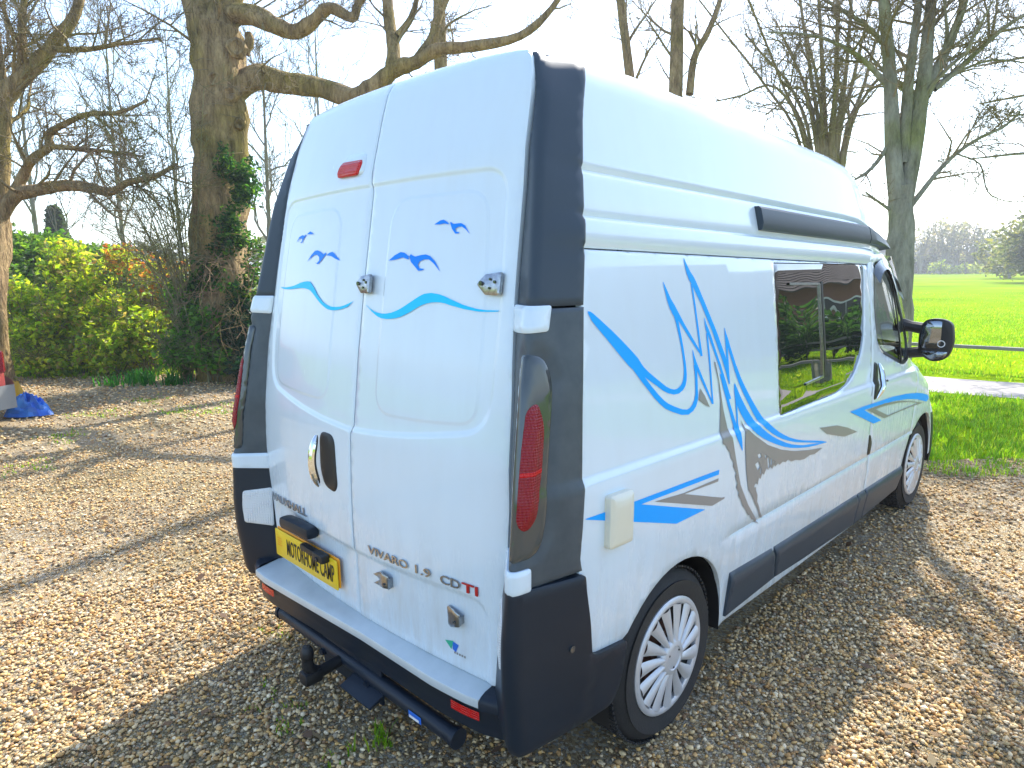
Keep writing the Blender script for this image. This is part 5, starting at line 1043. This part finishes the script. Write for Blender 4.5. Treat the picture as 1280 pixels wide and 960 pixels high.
slim_tree('roadside_tree', 'thinnest of the bare trunks above the van roof, leaning slightly left', 786, 84, 772, 15.5, .115, 32, None)
slim_tree('roadside_tree', 'forked bare trunk above the middle of the van roof', 845, 100, 850, 13.6, .155, 33, None,
          fork=[([(862, 118, 0), (868, 72, 0), (885, 40, .1), (900, 0, .2), (912, -60, .3)], .085, .04, 8), ([(872, 66, 0), (862, 40, .1), (838, 30, .2)], .03, .01, 4)])
# multi-stemmed tree behind the cab
tb_ = at(1045, 300, 17); tb_.z = 0
ms = thing('field_maple', 'dense bare many-stemmed tree over the front of the van roof', 'tree', tb_); T = Tree(41)
for px, py, r in ((1000, 0, .06), (1022, -30, .08), (1012, 60, .05), (1048, -40, .09), (1066, -20, .07), (1080, 40, .06), (1105, 10, .06), (985, 60, .045), (1120, 90, .05), (955, 70, .045), (925, 120, .035), (905, 40, .04), (940, 10, .04), (975, 130, .03)):
    p1 = at(1038+(px-1045)*.25, 190, 17); p2 = at(1040+(px-1040)*.6, 110, 17+T.r.uniform(-.6, .6)); p3 = at(px, py, 17+T.r.uniform(-1.2, 1.2))
    T.limb([tb_, p1, p2, p3, p3+(p3-p2)*.7], r*1.25, .02, 2, 10, 1.7, .22, .08, t0=.25)
T.build(ms, M['twig'], M['twig'])
# the big grey-barked tree
BD = 10.9
B = lambda px, py, d=BD: at(px, py, d)
bb = B(1122, 470); bb.z = 0
big = thing('big_field_tree', 'large grey and mossy multi-stemmed tree beside the path right of the van', 'tree', bb); T = Tree(52); T.dense = 1.5
T.limb([bb+Vector((0, 0, -.1)), B(1122, 400), B(1124, 330), B(1127, 268), B(1129, 235)], .205, .185, grow=False, bumpy=.04, sub_=5)
T.limb([B(1122, 250), B(1116, 190), B(1114, 130), B(1110, 60), B(1104, -10), B(1100, -120), B(1080, -260)], .135, .06, 2, 12, 1.6, t0=.25, bumpy=.04)
T.limb([B(1132, 240), B(1143, 180), B(1150, 130), B(1156, 90), B(1160, 40), B(1166, -20), B(1175, -140), B(1190, -260)], .145, .06, 2, 12, 1.6, t0=.25, bumpy=.04)
T.limb([B(1128, 205), B(1132, 150), B(1136, 100), B(1142, 50), B(1148, 0), B(1150, -90)], .10, .05, 2, 9, 1.5, t0=.3)
T.limb([B(1156, 120), B(1172, 85), B(1186, 55), B(1200, 20), B(1215, -30), B(1240, -110)], .095, .04, 2, 9, 1.5)
T.limb([B(1168, 112), B(1200, 85), B(1232, 55), B(1262, 30), B(1300, 8), B(1360, -20)], .055, .025, 2, 12, 1.1, t0=.2)
T.limb([B(1138, 258), B(1152, 240), B(1172, 215), B(1195, 192), B(1225, 172), B(1255, 158), B(1275, 140)], .05, .018, 2, 10, 1.0, .25, -.05, t0=.25)
T.limb([B(1195, 192), B(1225, 205), B(1235, 240), B(1262, 252), B(1290, 250)], .018, .008, 1, 7, .6)
T.limb([B(1112, 262), B(1095, 250), B(1082, 240)], .03, .012, 1, 5, .6); T.limb([B(1112, 180), B(1090, 210), B(1068, 225)], .045, .02, 1, 6, .9)
T.limb([B(1112, 110), B(1085, 80), B(1060, 62), B(1020, 45), B(960, 40)], .055, .015, 2, 10, 1.1)
T.limb([B(1150, 100), B(1190, 92), B(1240, 75), B(1290, 80)], .03, .012, 2, 8, .9)
T.limb([B(1110, 60), B(1080, 30), B(1040, 5), B(1000, -20)], .05, .02, 2, 8, 1.2)
for k in range(15):                          # extra crown limbs above the frame, added to shade the right-hand gravel
    a = T.r.uniform(0, 6.28); z = T.r.uniform(5.0, 11.5); p = bb+Vector((T.r.uniform(-.5, .5), T.r.uniform(-.5, .5), z)); R_ = T.r.uniform(2.4, 4.6); e = p+Vector((math.cos(a)*R_, math.sin(a)*R_, T.r.uniform(.8, 2.4)))
    T.limb([p, p.lerp(e, .5)+Vector((0, 0, .4)), e], .075, .02, 1, 11, 1.5, .22, .08, t0=.15)
T.build(big, M['lime'], M['twig'])
# a tree outside the frame on the right whose twigs hang into view
rb = Vector((2.5, 15.6, 0)); rt = thing('roadside_tree', 'bare tree whose outer twigs reach in at the top right corner', 'tree', rb); T = Tree(61)
T.limb([rb, rb+Vector((0, 0, 2.5)), rb+Vector((-.2, .1, 5)), rb+Vector((-.1, 0, 9))], .22, .06, grow=False)
for k in range(9):
    z = 2.6+k*.6; p = rb+Vector((-.1, 0, z)); a = rad(170+T.r.uniform(-50, 60)); e = p+Vector((math.cos(a)*3.6, math.sin(a)*2.0, 1.2)); T.limb([p, p.lerp(e, .5)+Vector((0, 0, .5)), e], .07, .012, 2, 10, 1.3, .25, .0)
T.build(rt, M['lime'], M['twig'])

# ---- trees far behind on the left: fine bare crowns
def far_tree(label, px, d, h, seed, group, spread=.5, n=16):
    p = at(px, 400, d); p.z = 0; root = thing('background_tree', label, 'tree', p, 0, group); T = Tree(seed); T.dense = 2.0
    T.limb([p, p+Vector((0, 0, h*.35)), p+Vector((.2, 0, h*.7)), p+Vector((0, .2, h))], .10, .02, 2, n, h*.36, .2, .25, t0=.22, ang=(20, 55), tip=.006)
    T.build(root, M['far'], M['far'])
for i, (px, d, h, lab) in enumerate(((60, 24, 10, 'fine bare background tree at the far left, above the bright shrub'), (165, 26, 11, 'fine bare background tree between the conifer and the oak'), (345, 22, 8.5, 'pale slender background tree just right of the oak trunk'),
                                     (410, 27, 11, 'feathery bare background tree above the left rear door of the van'), (235, 30, 12, 'tall hazy background tree directly behind the oak'))):
    far_tree(lab, px, d, h, 70+i, 'bare trees in the background on the left')

# ---- conifer
cb = at(82, 380, 30); cb.z = 0; con = thing('conifer', 'dark cone-shaped conifer behind the left hedge', 'tree', cb)
T = Tree(5); hC = 4.7; T.limb([cb, cb+Vector((0, 0, hC))], .15, .02, grow=False); T.build(con, M['twig'], M['twig'])
C = []
for k in range(700):
    t = random.random()**.8; r = (1-t)*1.15*(.55+.45*random.random())+.05; a = random.uniform(0, 2*math.pi); C.append(cb+Vector((r*math.cos(a), r*math.sin(a), .2+t*(hC-.2))))
leaves('crown', np.array(C), 16, .24, .10, [(.02, .045, .018), (.035, .06, .02), (.05, .07, .025), (.03, .04, .015)], con, org=cb, long=2.2)

# ---- shrubs along the bed
def shrub(label, spots, tones, seed, per=13, size=.06, stem='hazel', name='shrub', tw=14, flat=.3, rad_=.20, dens=1.0):
    """spots: (px, py, depth, radius x, radius z) blobs that make the uneven outline"""
    px, py, d, rx, rz = spots[0]; base = at(px, py, d); base.z = 0; root = thing(name, label, 'bush', base); r = random.Random(seed); C = []; T = Tree(seed)
    for px, py, d, rx, rz in spots:
        c = at(px, py, d)
        for k in range(int(95*rx*rz*4*dens)+8):
            a = r.uniform(0, 2*math.pi); u = r.uniform(-1, 1); q = r.random()**.45; s = math.sqrt(1-u*u); p = c+Vector((rx*q*s*math.cos(a), rx*.75*q*s*math.sin(a), rz*q*u))
            if p.z > .04: C.append(p)
        for k in range(tw):
            a = r.uniform(0, 2*math.pi); top = c+Vector((rx*math.cos(a)*r.uniform(.3, 1.05), rx*.7*math.sin(a), rz*r.uniform(.3, 1.1))); b0 = Vector((c.x+r.uniform(-.2, .2), c.y+r.uniform(-.2, .2), 0))
            T.limb([b0, b0.lerp(top, .5)+Vector((r.uniform(-.1, .1), r.uniform(-.1, .1), .1)), top], .014, .004, 1, 5, .35, .3, .05, t0=.3)
    T.build(root, M[stem], M[stem]); leaves('foliage', np.array(C), per, rad_, size*1.15, tones, root, flat=flat, org=base); return root
LIME = [(.27, .36, .02), (.34, .42, .03), (.19, .31, .02), (.42, .45, .05), (.15, .26, .02), (.30, .24, .08)]
shrub('big bright yellow-green shrub filling the left of the flower bed', [(95, 410, 12.6, .95, .62), (40, 430, 12.4, .8, .5), (150, 405, 12.3, .8, .60), (100, 360, 12.9, .8, .55), (85, 330, 13.0, .55, .45), (185, 420, 11.8, .65, .45), (25, 380, 12.9, .6, .5), (135, 440, 11.7, .7, .35), (60, 455, 11.8, .6, .25)], LIME, 1, dens=.85, size=.065)
shrub('red-tipped shrub behind the yellow-green one', [(190, 345, 12.6, .62, .36), (155, 325, 12.8, .5, .33), (225, 370, 12.3, .45, .32), (215, 345, 12.5, .42, .28)], [(.42, .11, .03), (.40, .18, .05), (.26, .28, .04), (.20, .30, .04), (.30, .30, .06), (.24, .32, .03)], 2, per=8, size=.06, dens=.7)
shrub('low dark green leafy shrub against the foot of the oak', [(252, 415, 11.0, .55, .5), (238, 375, 11.3, .45, .4), (270, 445, 10.8, .5, .25), (225, 440, 11.0, .5, .3)], [(.05, .16, .015), (.08, .22, .02), (.12, .28, .03), (.05, .12, .02)], 3, dens=.9)
shrub('mound of very dark ivy right of the oak foot', [(308, 430, 10.9, .42, .55), (318, 460, 10.6, .45, .25), (305, 390, 11.1, .35, .3)], [(.010, .04, .022), (.015, .06, .03), (.02, .075, .035), (.03, .085, .04)], 4, per=40, dens=1.5, size=.05, rad_=.14)
shrub('dark evergreen hedge at the far left behind the shrubs', [(15, 330, 16, 1.1, .8), (60, 318, 17, 1.0, .5), (-25, 350, 15, 1.0, .9), (110, 330, 18, 1.0, .45), (150, 345, 18.5, .9, .4)], [(.05, .13, .02), (.09, .19, .025), (.14, .24, .03)], 5, per=26, size=.09, rad_=.28, dens=.5)
# strappy clump at the front of the bed
def strap_clump(px, py, d, label, r_, n):
    b_ = at(px, py, d); b_.z = 0; P = np.hstack([rng.normal((b_.x, b_.y), r_, (n, 2)), np.full((n, 1), -.01)])
    o = blades('strap_leaf_clump', P, .12, .28, .011, 6, .04, np.array([(.02, .13, .012), (.035, .19, .016), (.06, .25, .025)])); del o['kind']; tag(o, label, 'plant')
strap_clump(170, 452, 10.9, 'row of dark green strap-leaved plants along the front edge of the bed', .20, 40)
strap_clump(215, 446, 10.7, 'shorter clump of green strap leaves in front of the dark hollow', .10, 18)
blades('bed_weeds', np.vstack([area_pts([(-13.5, .0), (-12.2, .7), (-10.9, 2.4), (-9.2, 3.6), (-8.6, 4.5), (-9.2, 4.6), (-10.6, 3.6), (-12.4, 2.2), (-13.8, .8)], 1500)]), .03, .16, .010, 6, .05)
# old log edging the bed
b = MB(); p = Vector((*gpt(158, 466), .05)); q = Vector((*gpt(215, 461), .06)); b.tube([p, p.lerp(q, .3)+Vector((0, 0, .01)), p.lerp(q, .7), q], [.06, .075, .07, .06], 12); tag(b.build('log', M['oak']), 'weathered log lying along the edge of the flower bed', 'log')

# ---- board fence behind the shrubs
def board_fence(x0, y0, x1, y1, label, h, n):
    root = thing('board_fence', label, 'fence', (x0, y0, 0), math.atan2(y1-y0, x1-x0)); L = math.hypot(x1-x0, y1-y0); w_ = L/n
    b = MB(); b.box((0, 0, h/2), (w_*.93, .02, h), None, .004); proto = b.build('board', M['board'], root); r = random.Random(3)
    for i in range(n):
        o = proto if i == 0 else proto.copy()
        if i: COL.objects.link(o); o.parent = root
        o.location = (w_*(i+.5), r.uniform(-.006, .006), r.uniform(-.03, .02))
    for z in (.35, h-.3):
        b = MB(); b.box((L/2, .035, z), (L, .05, .08)); b.build('rail', M['board'], root)
M['board'] = mat('weathered_board', (.15, .10, .055), .9, noise=(4, .3, (.21, .15, .09)), bump=(25, .5))
p0 = at(-60, 420, 14.5); p1 = at(300, 420, 13.2)
board_fence(p0.x, p0.y, p1.x, p1.y, 'brown board fence half hidden behind the left shrubs', 1.35, 62)
# ================================================================== THINGS AT THE LEFT EDGE
def hatchback():
    root = thing('parked_car', 'faded red hatchback at the left edge seen by its tail and grey bumper', 'car', (-8.25, -1.86, 0), math.pi); 
    M['carred'] = mat('car_red', (.62, .075, .065), .35, coat=.7, noise=(2, .3, (.56, .07, .065))); M['cargrey'] = mat('car_bumper', (.24, .24, .23), .5, noise=(6, .3, (.29, .285, .27)))
    hw = .86
    # side profile (y from the tail -2 to the nose +2): lower edge .28, waist and roof lines; the section narrows to the roof
    top = lerp_table([(-1.98, .86), (-1.90, 1.02), (-1.62, 1.36), (-1.2, 1.46), (-.2, 1.47), (.35, 1.38), (.95, .98), (1.55, .88), (1.86, .74), (1.97, .60)])
    wst = lerp_table([(-1.98, .82), (-1.2, .93), (.95, .90), (1.55, .82), (1.86, .70), (1.97, .58)])
    pl = lerp_table([(-1.98, .80), (-1.8, .93), (-1.2, 1), (1.2, 1), (1.7, .93), (1.90, .80), (1.97, .68)])
    def sec(y, k):
        k = int(k); t_ = top(y); w_ = min(wst(y), t_); a = pl(y)*hw
        pts = [(a*.97, .30), (a, .42), (a*1.01, .60), (a*.985, w_-.06), (a*.95, w_), (a*.95-(t_-w_)*.34, w_+(t_-w_)*.80), (a*.95-(t_-w_)*.46-.02, t_-.01), (a*.45, t_+.015), (0, t_+.02)]
        i = k if k < 9 else 16-k; x, z = pts[i]; return (x if k < 9 else -x, y, z)
    ys = lin(-1.98, 1.97, 45); b = MB(); b.grid(sec, ys, range(17))
    b.add([sec(-1.98, k) for k in range(17)], [tuple(range(17))]); b.add([sec(1.97, k) for k in range(17)], [tuple(range(17))[::-1]]); b.build('body', M['carred'], root, 40)
    # glass: windscreen, rear window, side windows laid just proud of the shell
    def glass(nm, y0, y1, k0, k1, o_):
        b = MB(); b.grid(lambda y, k: Vector(sec(y, round(k)))+Vector((0 if k0 == 6 else math.copysign(o_, sec(y, round(k))[0]), 0, o_)), lin(y0, y1, 8), list(range(k0, k1+1))); b.build(nm, M['tint'], root)
    glass('windscreen', .42, .92, 6, 10, .008); glass('rear_window', -1.86, -1.60, 6, 10, .008)
    glass('side_window', -1.2, .30, 4, 5, .006); glass('side_window', -1.2, .30, 11, 12, .006)
    for y0, y1 in ((1.60, 2.02), (-2.03, -1.66)):
        b = MB(); b.grid(lambda y, k: (lambda q: (q[0]*1.02, q[1]+(.03 if y0 > 0 else -.03), q[2]))((lambda s_: (s_[0], s_[1], [.22, .30, .42, .50, .50, .42, .30, .22][int(k)]))(sec(max(-1.98, min(1.97, y)), [0, 1, 2, 2, 14, 14, 15, 16][int(k)]))), lin(y0, y1, 10), range(4))
        b.grid(lambda y, k: (-((sec(max(-1.98, min(1.97, y)), 2))[0])*1.02, y+(.03 if y0 > 0 else -.03), [.22, .30, .42, .50][int(k)]), lin(y0, y1, 10), range(4))
        ye = y1 if y0 > 0 else y0; yc = 1.97 if y0 > 0 else -1.98; xx = sec(yc, 2)[0]*1.02
        b.grid(lambda x, z: (x, ye+(.05 if y0 > 0 else -.05)*(1-(x/xx)**2)+(.03 if y0 > 0 else -.03), z), lin(-xx, xx, 9), [.22, .34, .44, .50]); b.build('bumper', M['cargrey'], root, 40)
    for sx in (1, -1):
        b = MB(); b.box((sx*.60, 1.86, .66), (.26, .16, .13), Matrix.Rotation(sx*rad(-22), 3, 'Z'), .04); b.build('headlight', M['clearlens'], root)
        b = MB(); b.box((sx*.74, -1.92, .78), (.12, .14, .26), Matrix.Rotation(sx*rad(14), 3, 'Z'), .03); b.build('tail_light', M['redlens'], root)
        b = MB(); b.box((sx*.95, .62, .98), (.16, .09, .12), None, .035); b.build('door_mirror', M['carred'], root)
        for y in (1.22, -1.28):
            w_ = bpy.data.objects.new('wheel', None); COL.objects.link(w_); w_.parent = root; w_.location = (sx*.80, y, .29)
            b = MB(); b.lathe([(.17, -.08), (.24, -.09), (.285, -.075), (.29, -.03), (.29, .03), (.28, .075), (.24, .085), (.18, .075)], (0, 0, 0), 'x', 36, sx); b.build('tyre', M['rubber'], w_)
            b = MB(); b.lathe([(.18, .06), (.165, .075), (.08, .06), (.05, .075), (.001, .08)], (0, 0, 0), 'x', 24, sx); b.build('hubcap', M['silver'], w_)
hatchback()
# crumpled blue tarpaulin
tp = Vector((*gpt(36, 519), 0)); r = random.Random(9); b = MB()
M['tarp'] = mat('tarpaulin', (.02, .11, .55), .4, noise=(5, .15, (.06, .25, .62)))
H = {}
def tarpP(i, j):
    a = 2*math.pi*i/26; q = j/9
    if (i % 26, j) not in H: H[(i % 26, j)] = r.uniform(-1, 1)
    n = H[(i % 26, j)]; rx, ry = .30*(1+.12*math.sin(a*3+1)), .20*(1+.15*math.sin(a*2)); z = .24*(1-q**2.0)*(1+.22*math.sin(a*5+q*7)+.12*n)+.012
    return tp+Vector((q*rx*math.cos(a)*.8-q*ry*math.sin(a)*.5+.02*n, q*rx*math.cos(a)*.55+q*ry*math.sin(a)*.8, max(.004, z)))
b.grid(tarpP, range(27), range(10)); tag(b.build('tarpaulin', M['tarp'], None, 22), 'crumpled blue tarpaulin on the gravel beside the red car', 'tarpaulin')
# yellow bag with its handle behind it
yb = Vector((*gpt(23, 503), 0)); b = MB(); M['bag'] = mat('yellow_bag', (.75, .42, .02), .5, noise=(8, .3, (.62, .33, .02)))
V = []; F = []
for k, (z, w_, d_) in enumerate(((.0, .10, .07), (.05, .11, .08), (.14, .10, .07), (.22, .07, .045), (.28, .05, .02), (.30, .04, .01))):
    for i in range(14): a = 2*math.pi*i/14; V.append((w_*math.cos(a)*(1+.1*math.sin(3*a+k)), d_*math.sin(a), z+.015*math.sin(4*a+k)))
for k in range(5):
    for i in range(14): F.append((k*14+i, k*14+(i+1) % 14, (k+1)*14+(i+1) % 14, (k+1)*14+i))
F.append(tuple(range(70, 84))); bagr = thing('bag', 'yellow bag standing between the red car and the flower bed', 'bag', yb, rad(40)); mesh('sack', V, F, M['bag'], bagr, 50)
b = MB(); b.tube([(-.03, 0, .29), (-.05, 0, .34), (0, .01, .37), (.06, .01, .34), (.11, 0, .26)], .008, 6); b.build('handle', M['creeper'], bagr)

# ================================================================== BEYOND THE PATH, RIGHT
M['railwood'] = mat('grey_rail', (.20, .185, .16), .9, noise=(6, .3, (.28, .26, .22)), bump=(30, .4))
root = thing('knee_rail', 'low grey knee-rail running along the far side of the path', 'fence', (0, 0, 0))
ry = lambda x: 12.0+.09*(x+.6)
for x0 in np.arange(-13.4, 19, 3.0):
    b = MB(); b.box((x0, ry(x0), .17), (.11, .11, .36), None, .01); b.build('post', M['railwood'], root)
    b = MB(); b.box((x0+1.5, ry(x0+1.5), .375), (2.985, .10, .055), Matrix.Rotation(math.atan(.09), 3, 'Z'), .012); b.build('rail', M['railwood'], root)

# far edge of the field: hedge, trees, houses
M['wall_pale'] = mat('render_wall', (.62, .60, .56), .8); M['roof_far'] = mat('slate_roof', (.16, .15, .15), .8); M['window_dark'] = mat('far_window', (.03, .035, .04), .2)
def far_house(px, d, w_, dp, h, rh, label):
    p = at(px, 340, d); p.z = 0; root = thing('far_house', label, 'house', p, -YAW*-1+rad(8)); b = MB(); b.box((0, 0, h/2), (w_, dp, h)); b.build('wall', M['wall_pale'], root)
    b = MB(); V = [(-w_/2-.3, -dp/2-.3, h), (w_/2+.3, -dp/2-.3, h), (w_/2+.3, dp/2+.3, h), (-w_/2-.3, dp/2+.3, h), (-w_/2-.3, 0, h+rh), (w_/2+.3, 0, h+rh)]; b.add(V, [(0, 1, 5, 4), (2, 3, 4, 5), (0, 4, 3), (1, 2, 5), (3, 2, 1, 0)]); rf_ = b.build('roof', M['roof_far'], root, smooth=False)
    b = MB(); b.box((w_*.25, 0, h+rh), (.7, .6, 1.4)); b.build('chimney', M['wall_pale'], rf_)
    for i in range(3):
        x = -w_/2+w_*(i+.5)/3; b = MB(); b.box((x, -dp/2, h*.55), (1.3, .10, 1.1)); b.build('window', M['window_dark'], root)
far_house(1152, 128, 9, 7, 3.0, 2.6, 'pale far house seen low between the trunks, left of the bright bushes'); far_house(1176, 135, 8, 7, 2.8, 2.2, 'white-walled far bungalow behind the bright bushes')
far_house(1080, 140, 11, 8, 4.2, 2.6, 'pale far house across the field hidden beyond the van cab')
def crown_tree(px, d, h, w_, tones, label, seed, per=16, size=.5, bare=True, grp='trees along the far side of the field', zlo=.25):
    p = at(px, 345, d); p.z = 0; root = thing('far_tree', label, 'tree', p, 0, grp); T = Tree(seed); r = random.Random(seed)
    for k in range(9 if bare else 4):
        a = r.uniform(0, 6.28); top = p+Vector((math.cos(a)*w_*.42*r.random(), math.sin(a)*w_*.4*r.random(), h*r.uniform(.75, 1))); m_ = p.lerp(top, .45); m_.x = p.x+(top.x-p.x)*.3; m_.y = p.y+(top.y-p.y)*.3
        T.limb([p, m_, top], .16, .03, 1 if bare else 0, 7, h*.20, .2, .3, t0=.3, ang=(20, 50), tip=.018)
    T.build(root, M['far'], M['far']); C = []
    for k in range(int(w_*h*(1.0 if bare else 2.2))):
        a = r.uniform(0, 6.28); u = r.uniform(-1, 1); q = r.random()**.4; s = math.sqrt(1-u*u); zc = h*(zlo+1)/2; C.append(p+Vector((w_*.5*q*s*math.cos(a), w_*.5*q*s*math.sin(a), zc+h*(1-zlo)/2*q*u)))
    C = [c for c in C if c.z > .3]
    leaves('crown', np.array(C), per, .9, size, tones, root, org=p)
GREY = [(.17, .16, .12), (.22, .19, .14), (.14, .15, .10)]; OL = [(.10, .12, .05), (.14, .14, .06), (.08, .10, .05)]
spec = [(1150, 120, 8.5, 7, GREY, True), (1166, 122, 9.6, 7, GREY, True), (1180, 118, 9.9, 7, GREY, True), (1194, 120, 9.4, 7, GREY, True), (1208, 121, 9.0, 7, GREY, True), (1221, 119, 8.4, 7, OL, True), (1233, 116, 7.2, 6, OL, True), (1245, 118, 5.5, 6, OL, True)]
for i, (px, d, h, w_, tn, br) in enumerate(spec):
    crown_tree(px, d, h, w_, tn, f'bare hazy tree across the field, {["left end next to the big trunk", "second from the left end", "third along", "fourth and tall", "fifth along, right of the bright bushes", "sixth, olive toned", "seventh, lower and browner", "low last one before the nearer trees"][i]}', 100+i, 5, .42, br)
for px, d, lab in ((1175, 112, 'bright yellow-green bush at the foot of the far tree line, left one'), (1206, 111, 'bright yellow-green bush at the foot of the far tree line, right one')):
    crown_tree(px, d, 2.0, 3.6, [(.20, .27, .03), (.26, .30, .05)], lab, int(px), 20, .4, False, 'bright bushes below the far trees', .0)
for i, (px, d, h, w_, tn, lab) in enumerate(((1262, 75, 5.2, 7, OL, 'olive rounded tree at the right edge beyond the field'), (1285, 60, 6.0, 7, OL, 'nearer olive tree cut by the right edge'), (1256, 82, 4.0, 3, [(.26, .19, .05), (.24, .20, .06)], 'small ochre tree in front of the olive ones at the right edge'), (1320, 58, 7, 8, OL, 'olive tree beyond the right edge of the view'))):
    crown_tree(px, d, h, w_, tn, lab, 130+i, 16, .34, False, 'nearer trees at the right of the field', .05)
# hedge across the far side
hp = []
for px in np.arange(1040, 1500, 4.5):
    c = at(px, 345, 124+random.uniform(-3, 3)); hp += [Vector((c.x+random.uniform(-1, 1), c.y+random.uniform(-1, 1), random.uniform(.2, 3.0))) for k in range(9)]
o = leaves('far_hedge', np.array(hp), 14, 1.0, .5, [(.10, .13, .06), (.13, .14, .08), (.08, .11, .05)]); tag(o, 'long grey-green hedge along the far edge of the field', 'hedge')
hp = []
for px in np.arange(-420, 1040, 9):
    c = at(px, 345, 75+random.uniform(-4, 4)); hp += [Vector((c.x+random.uniform(-1, 1), c.y+random.uniform(-1, 1), random.uniform(.2, 5.0))) for k in range(7)]
o = leaves('far_wood', np.array(hp), 12, 1.1, .5, [(.09, .11, .06), (.12, .12, .07), (.07, .09, .045)]); tag(o, 'distant wood behind the trees on the left', 'wood', kind='stuff')

# ================================================================== WHAT THE WINDOW MIRRORS: garden across the path, right of the view
M['brick'] = mat('house_brick', (.23, .095, .06), .9, noise=(14, .3, (.30, .14, .09)), bump=(40, .5)); M['tile'] = mat('roof_tile', (.085, .068, .058), .85, noise=(8, .3, (.13, .10, .085)), bump=(30, .5))
hr = thing('bungalow', 'brick bungalow with a brown tiled roof, mirrored in the van side window', 'house', (15.5, 27.0, 0), rad(-38))
b = MB(); b.box((0, 0, 1.4), (17, 8, 2.8)); b.build('wall', M['brick'], hr)
b = MB(); h0, rh = 2.75, 3.0
for sgn in (1, -1):
    for i in range(26):                      # courses of tiles, each lapping the next
        t0, t1 = i/26, (i+1)/26+.008; y0, y1 = sgn*(4.5*(1-t0)), sgn*(4.5*(1-t1)); z0, z1 = h0+rh*t0+.05, h0+rh*t1+.02
        b.add([(-9, y0, z0), (9, y0, z0), (9, y1, z1), (-9, y1, z1), (-9, y0, z0-.05), (9, y0, z0-.05)], [(0, 1, 2, 3), (0, 4, 5, 1)])
b.add([(-8.5, -4, h0), (-8.5, 4, h0), (-8.5, 0, h0+rh-.1)], [(0, 1, 2)]); b.add([(8.5, -4, h0), (8.5, 4, h0), (8.5, 0, h0+rh-.1)], [(0, 1, 2)]); b.build('roof', M['tile'], hr, smooth=False)
for x in (-5.5, -1, 4.5):
    b = MB(); b.box((x, -4.02, 1.55), (1.9, .12, 1.2)); w_ = b.build('window', M['white'], hr); b = MB()
    for q in (-.46, .46): b.box((x+q, -4.09, 1.55), (.84, .02, 1.05))
    b.build('pane', M['window_dark'], w_)
GD = [(.02, .06, .015), (.03, .09, .02), (.05, .12, .025)]
for i, (x, y, r_, h) in enumerate(((6.2, 17.6, 1.5, 1.5), (8.6, 18.6, 1.7, 1.9), (10.6, 19.6, 1.5, 1.3), (4.4, 17.0, 1.2, 1.2))):
    root = thing('garden_bush', ['dark garden bush in front of the bungalow, second from the path end', 'tallest dark garden bush in front of the bungalow', 'garden bush farthest along the post and rail fence', 'smallest garden bush, nearest the field, before the bungalow'][i], 'bush', (x, y, 0)); C = []
    for k in range(150):
        a = random.uniform(0, 6.28); u = random.uniform(-.6, 1); q = random.random()**.4; C.append((x+r_*q*math.cos(a), y+r_*.8*q*math.sin(a), h*.55+h*.6*q*u))
    leaves('foliage', np.array([c for c in C if c[2] > .05]), 30, .3, .11, GD, root, org=(x, y, 0)); T = Tree(200+i)
    for k in range(8): T.limb([Vector((x, y, 0)), Vector((x+T.r.uniform(-.6, .6), y+T.r.uniform(-.6, .6), h))], .02, .006, 0, 3, .4)
    T.build(root, M['hazel'], M['hazel'])
root = thing('post_and_rail_fence', 'grey post and rail fence in front of the garden bushes', 'fence', (0, 0, 0))
for i in range(7):
    x, y = 3.0+i*1.8, 15.6+i*.62; b = MB(); b.box((x, y, .5), (.11, .11, 1.0), None, .01); b.build('post', M['railwood'], root)
    if i < 6:
        for z in (.42, .80): b = MB(); b.box((x+.9, y+.31, z), (1.90, .04, .10), Matrix.Rotation(math.atan2(.62, 1.8), 3, 'Z')); b.build('rail', M['railwood'], root)

# ================================================================== HAZE over the field
hz_m = bpy.data.materials.new('haze'); hz_m.use_nodes = True; n = hz_m.node_tree.nodes; l = hz_m.node_tree.links; n.remove(n['Principled BSDF'])
pv = n.new('ShaderNodeVolumePrincipled'); pv.inputs['Color'].default_value = (.90, .94, 1.0, 1); pv.inputs['Density'].default_value = .0017; pv.inputs['Anisotropy'].default_value = .3
l.new(pv.outputs[0], n['Material Output'].inputs['Volume'])
b = MB(); b.box((-30, 40, 13), (3200, 3200, 32)); o = b.build('haze', hz_m, None, smooth=False); o['kind'] = 'stuff'
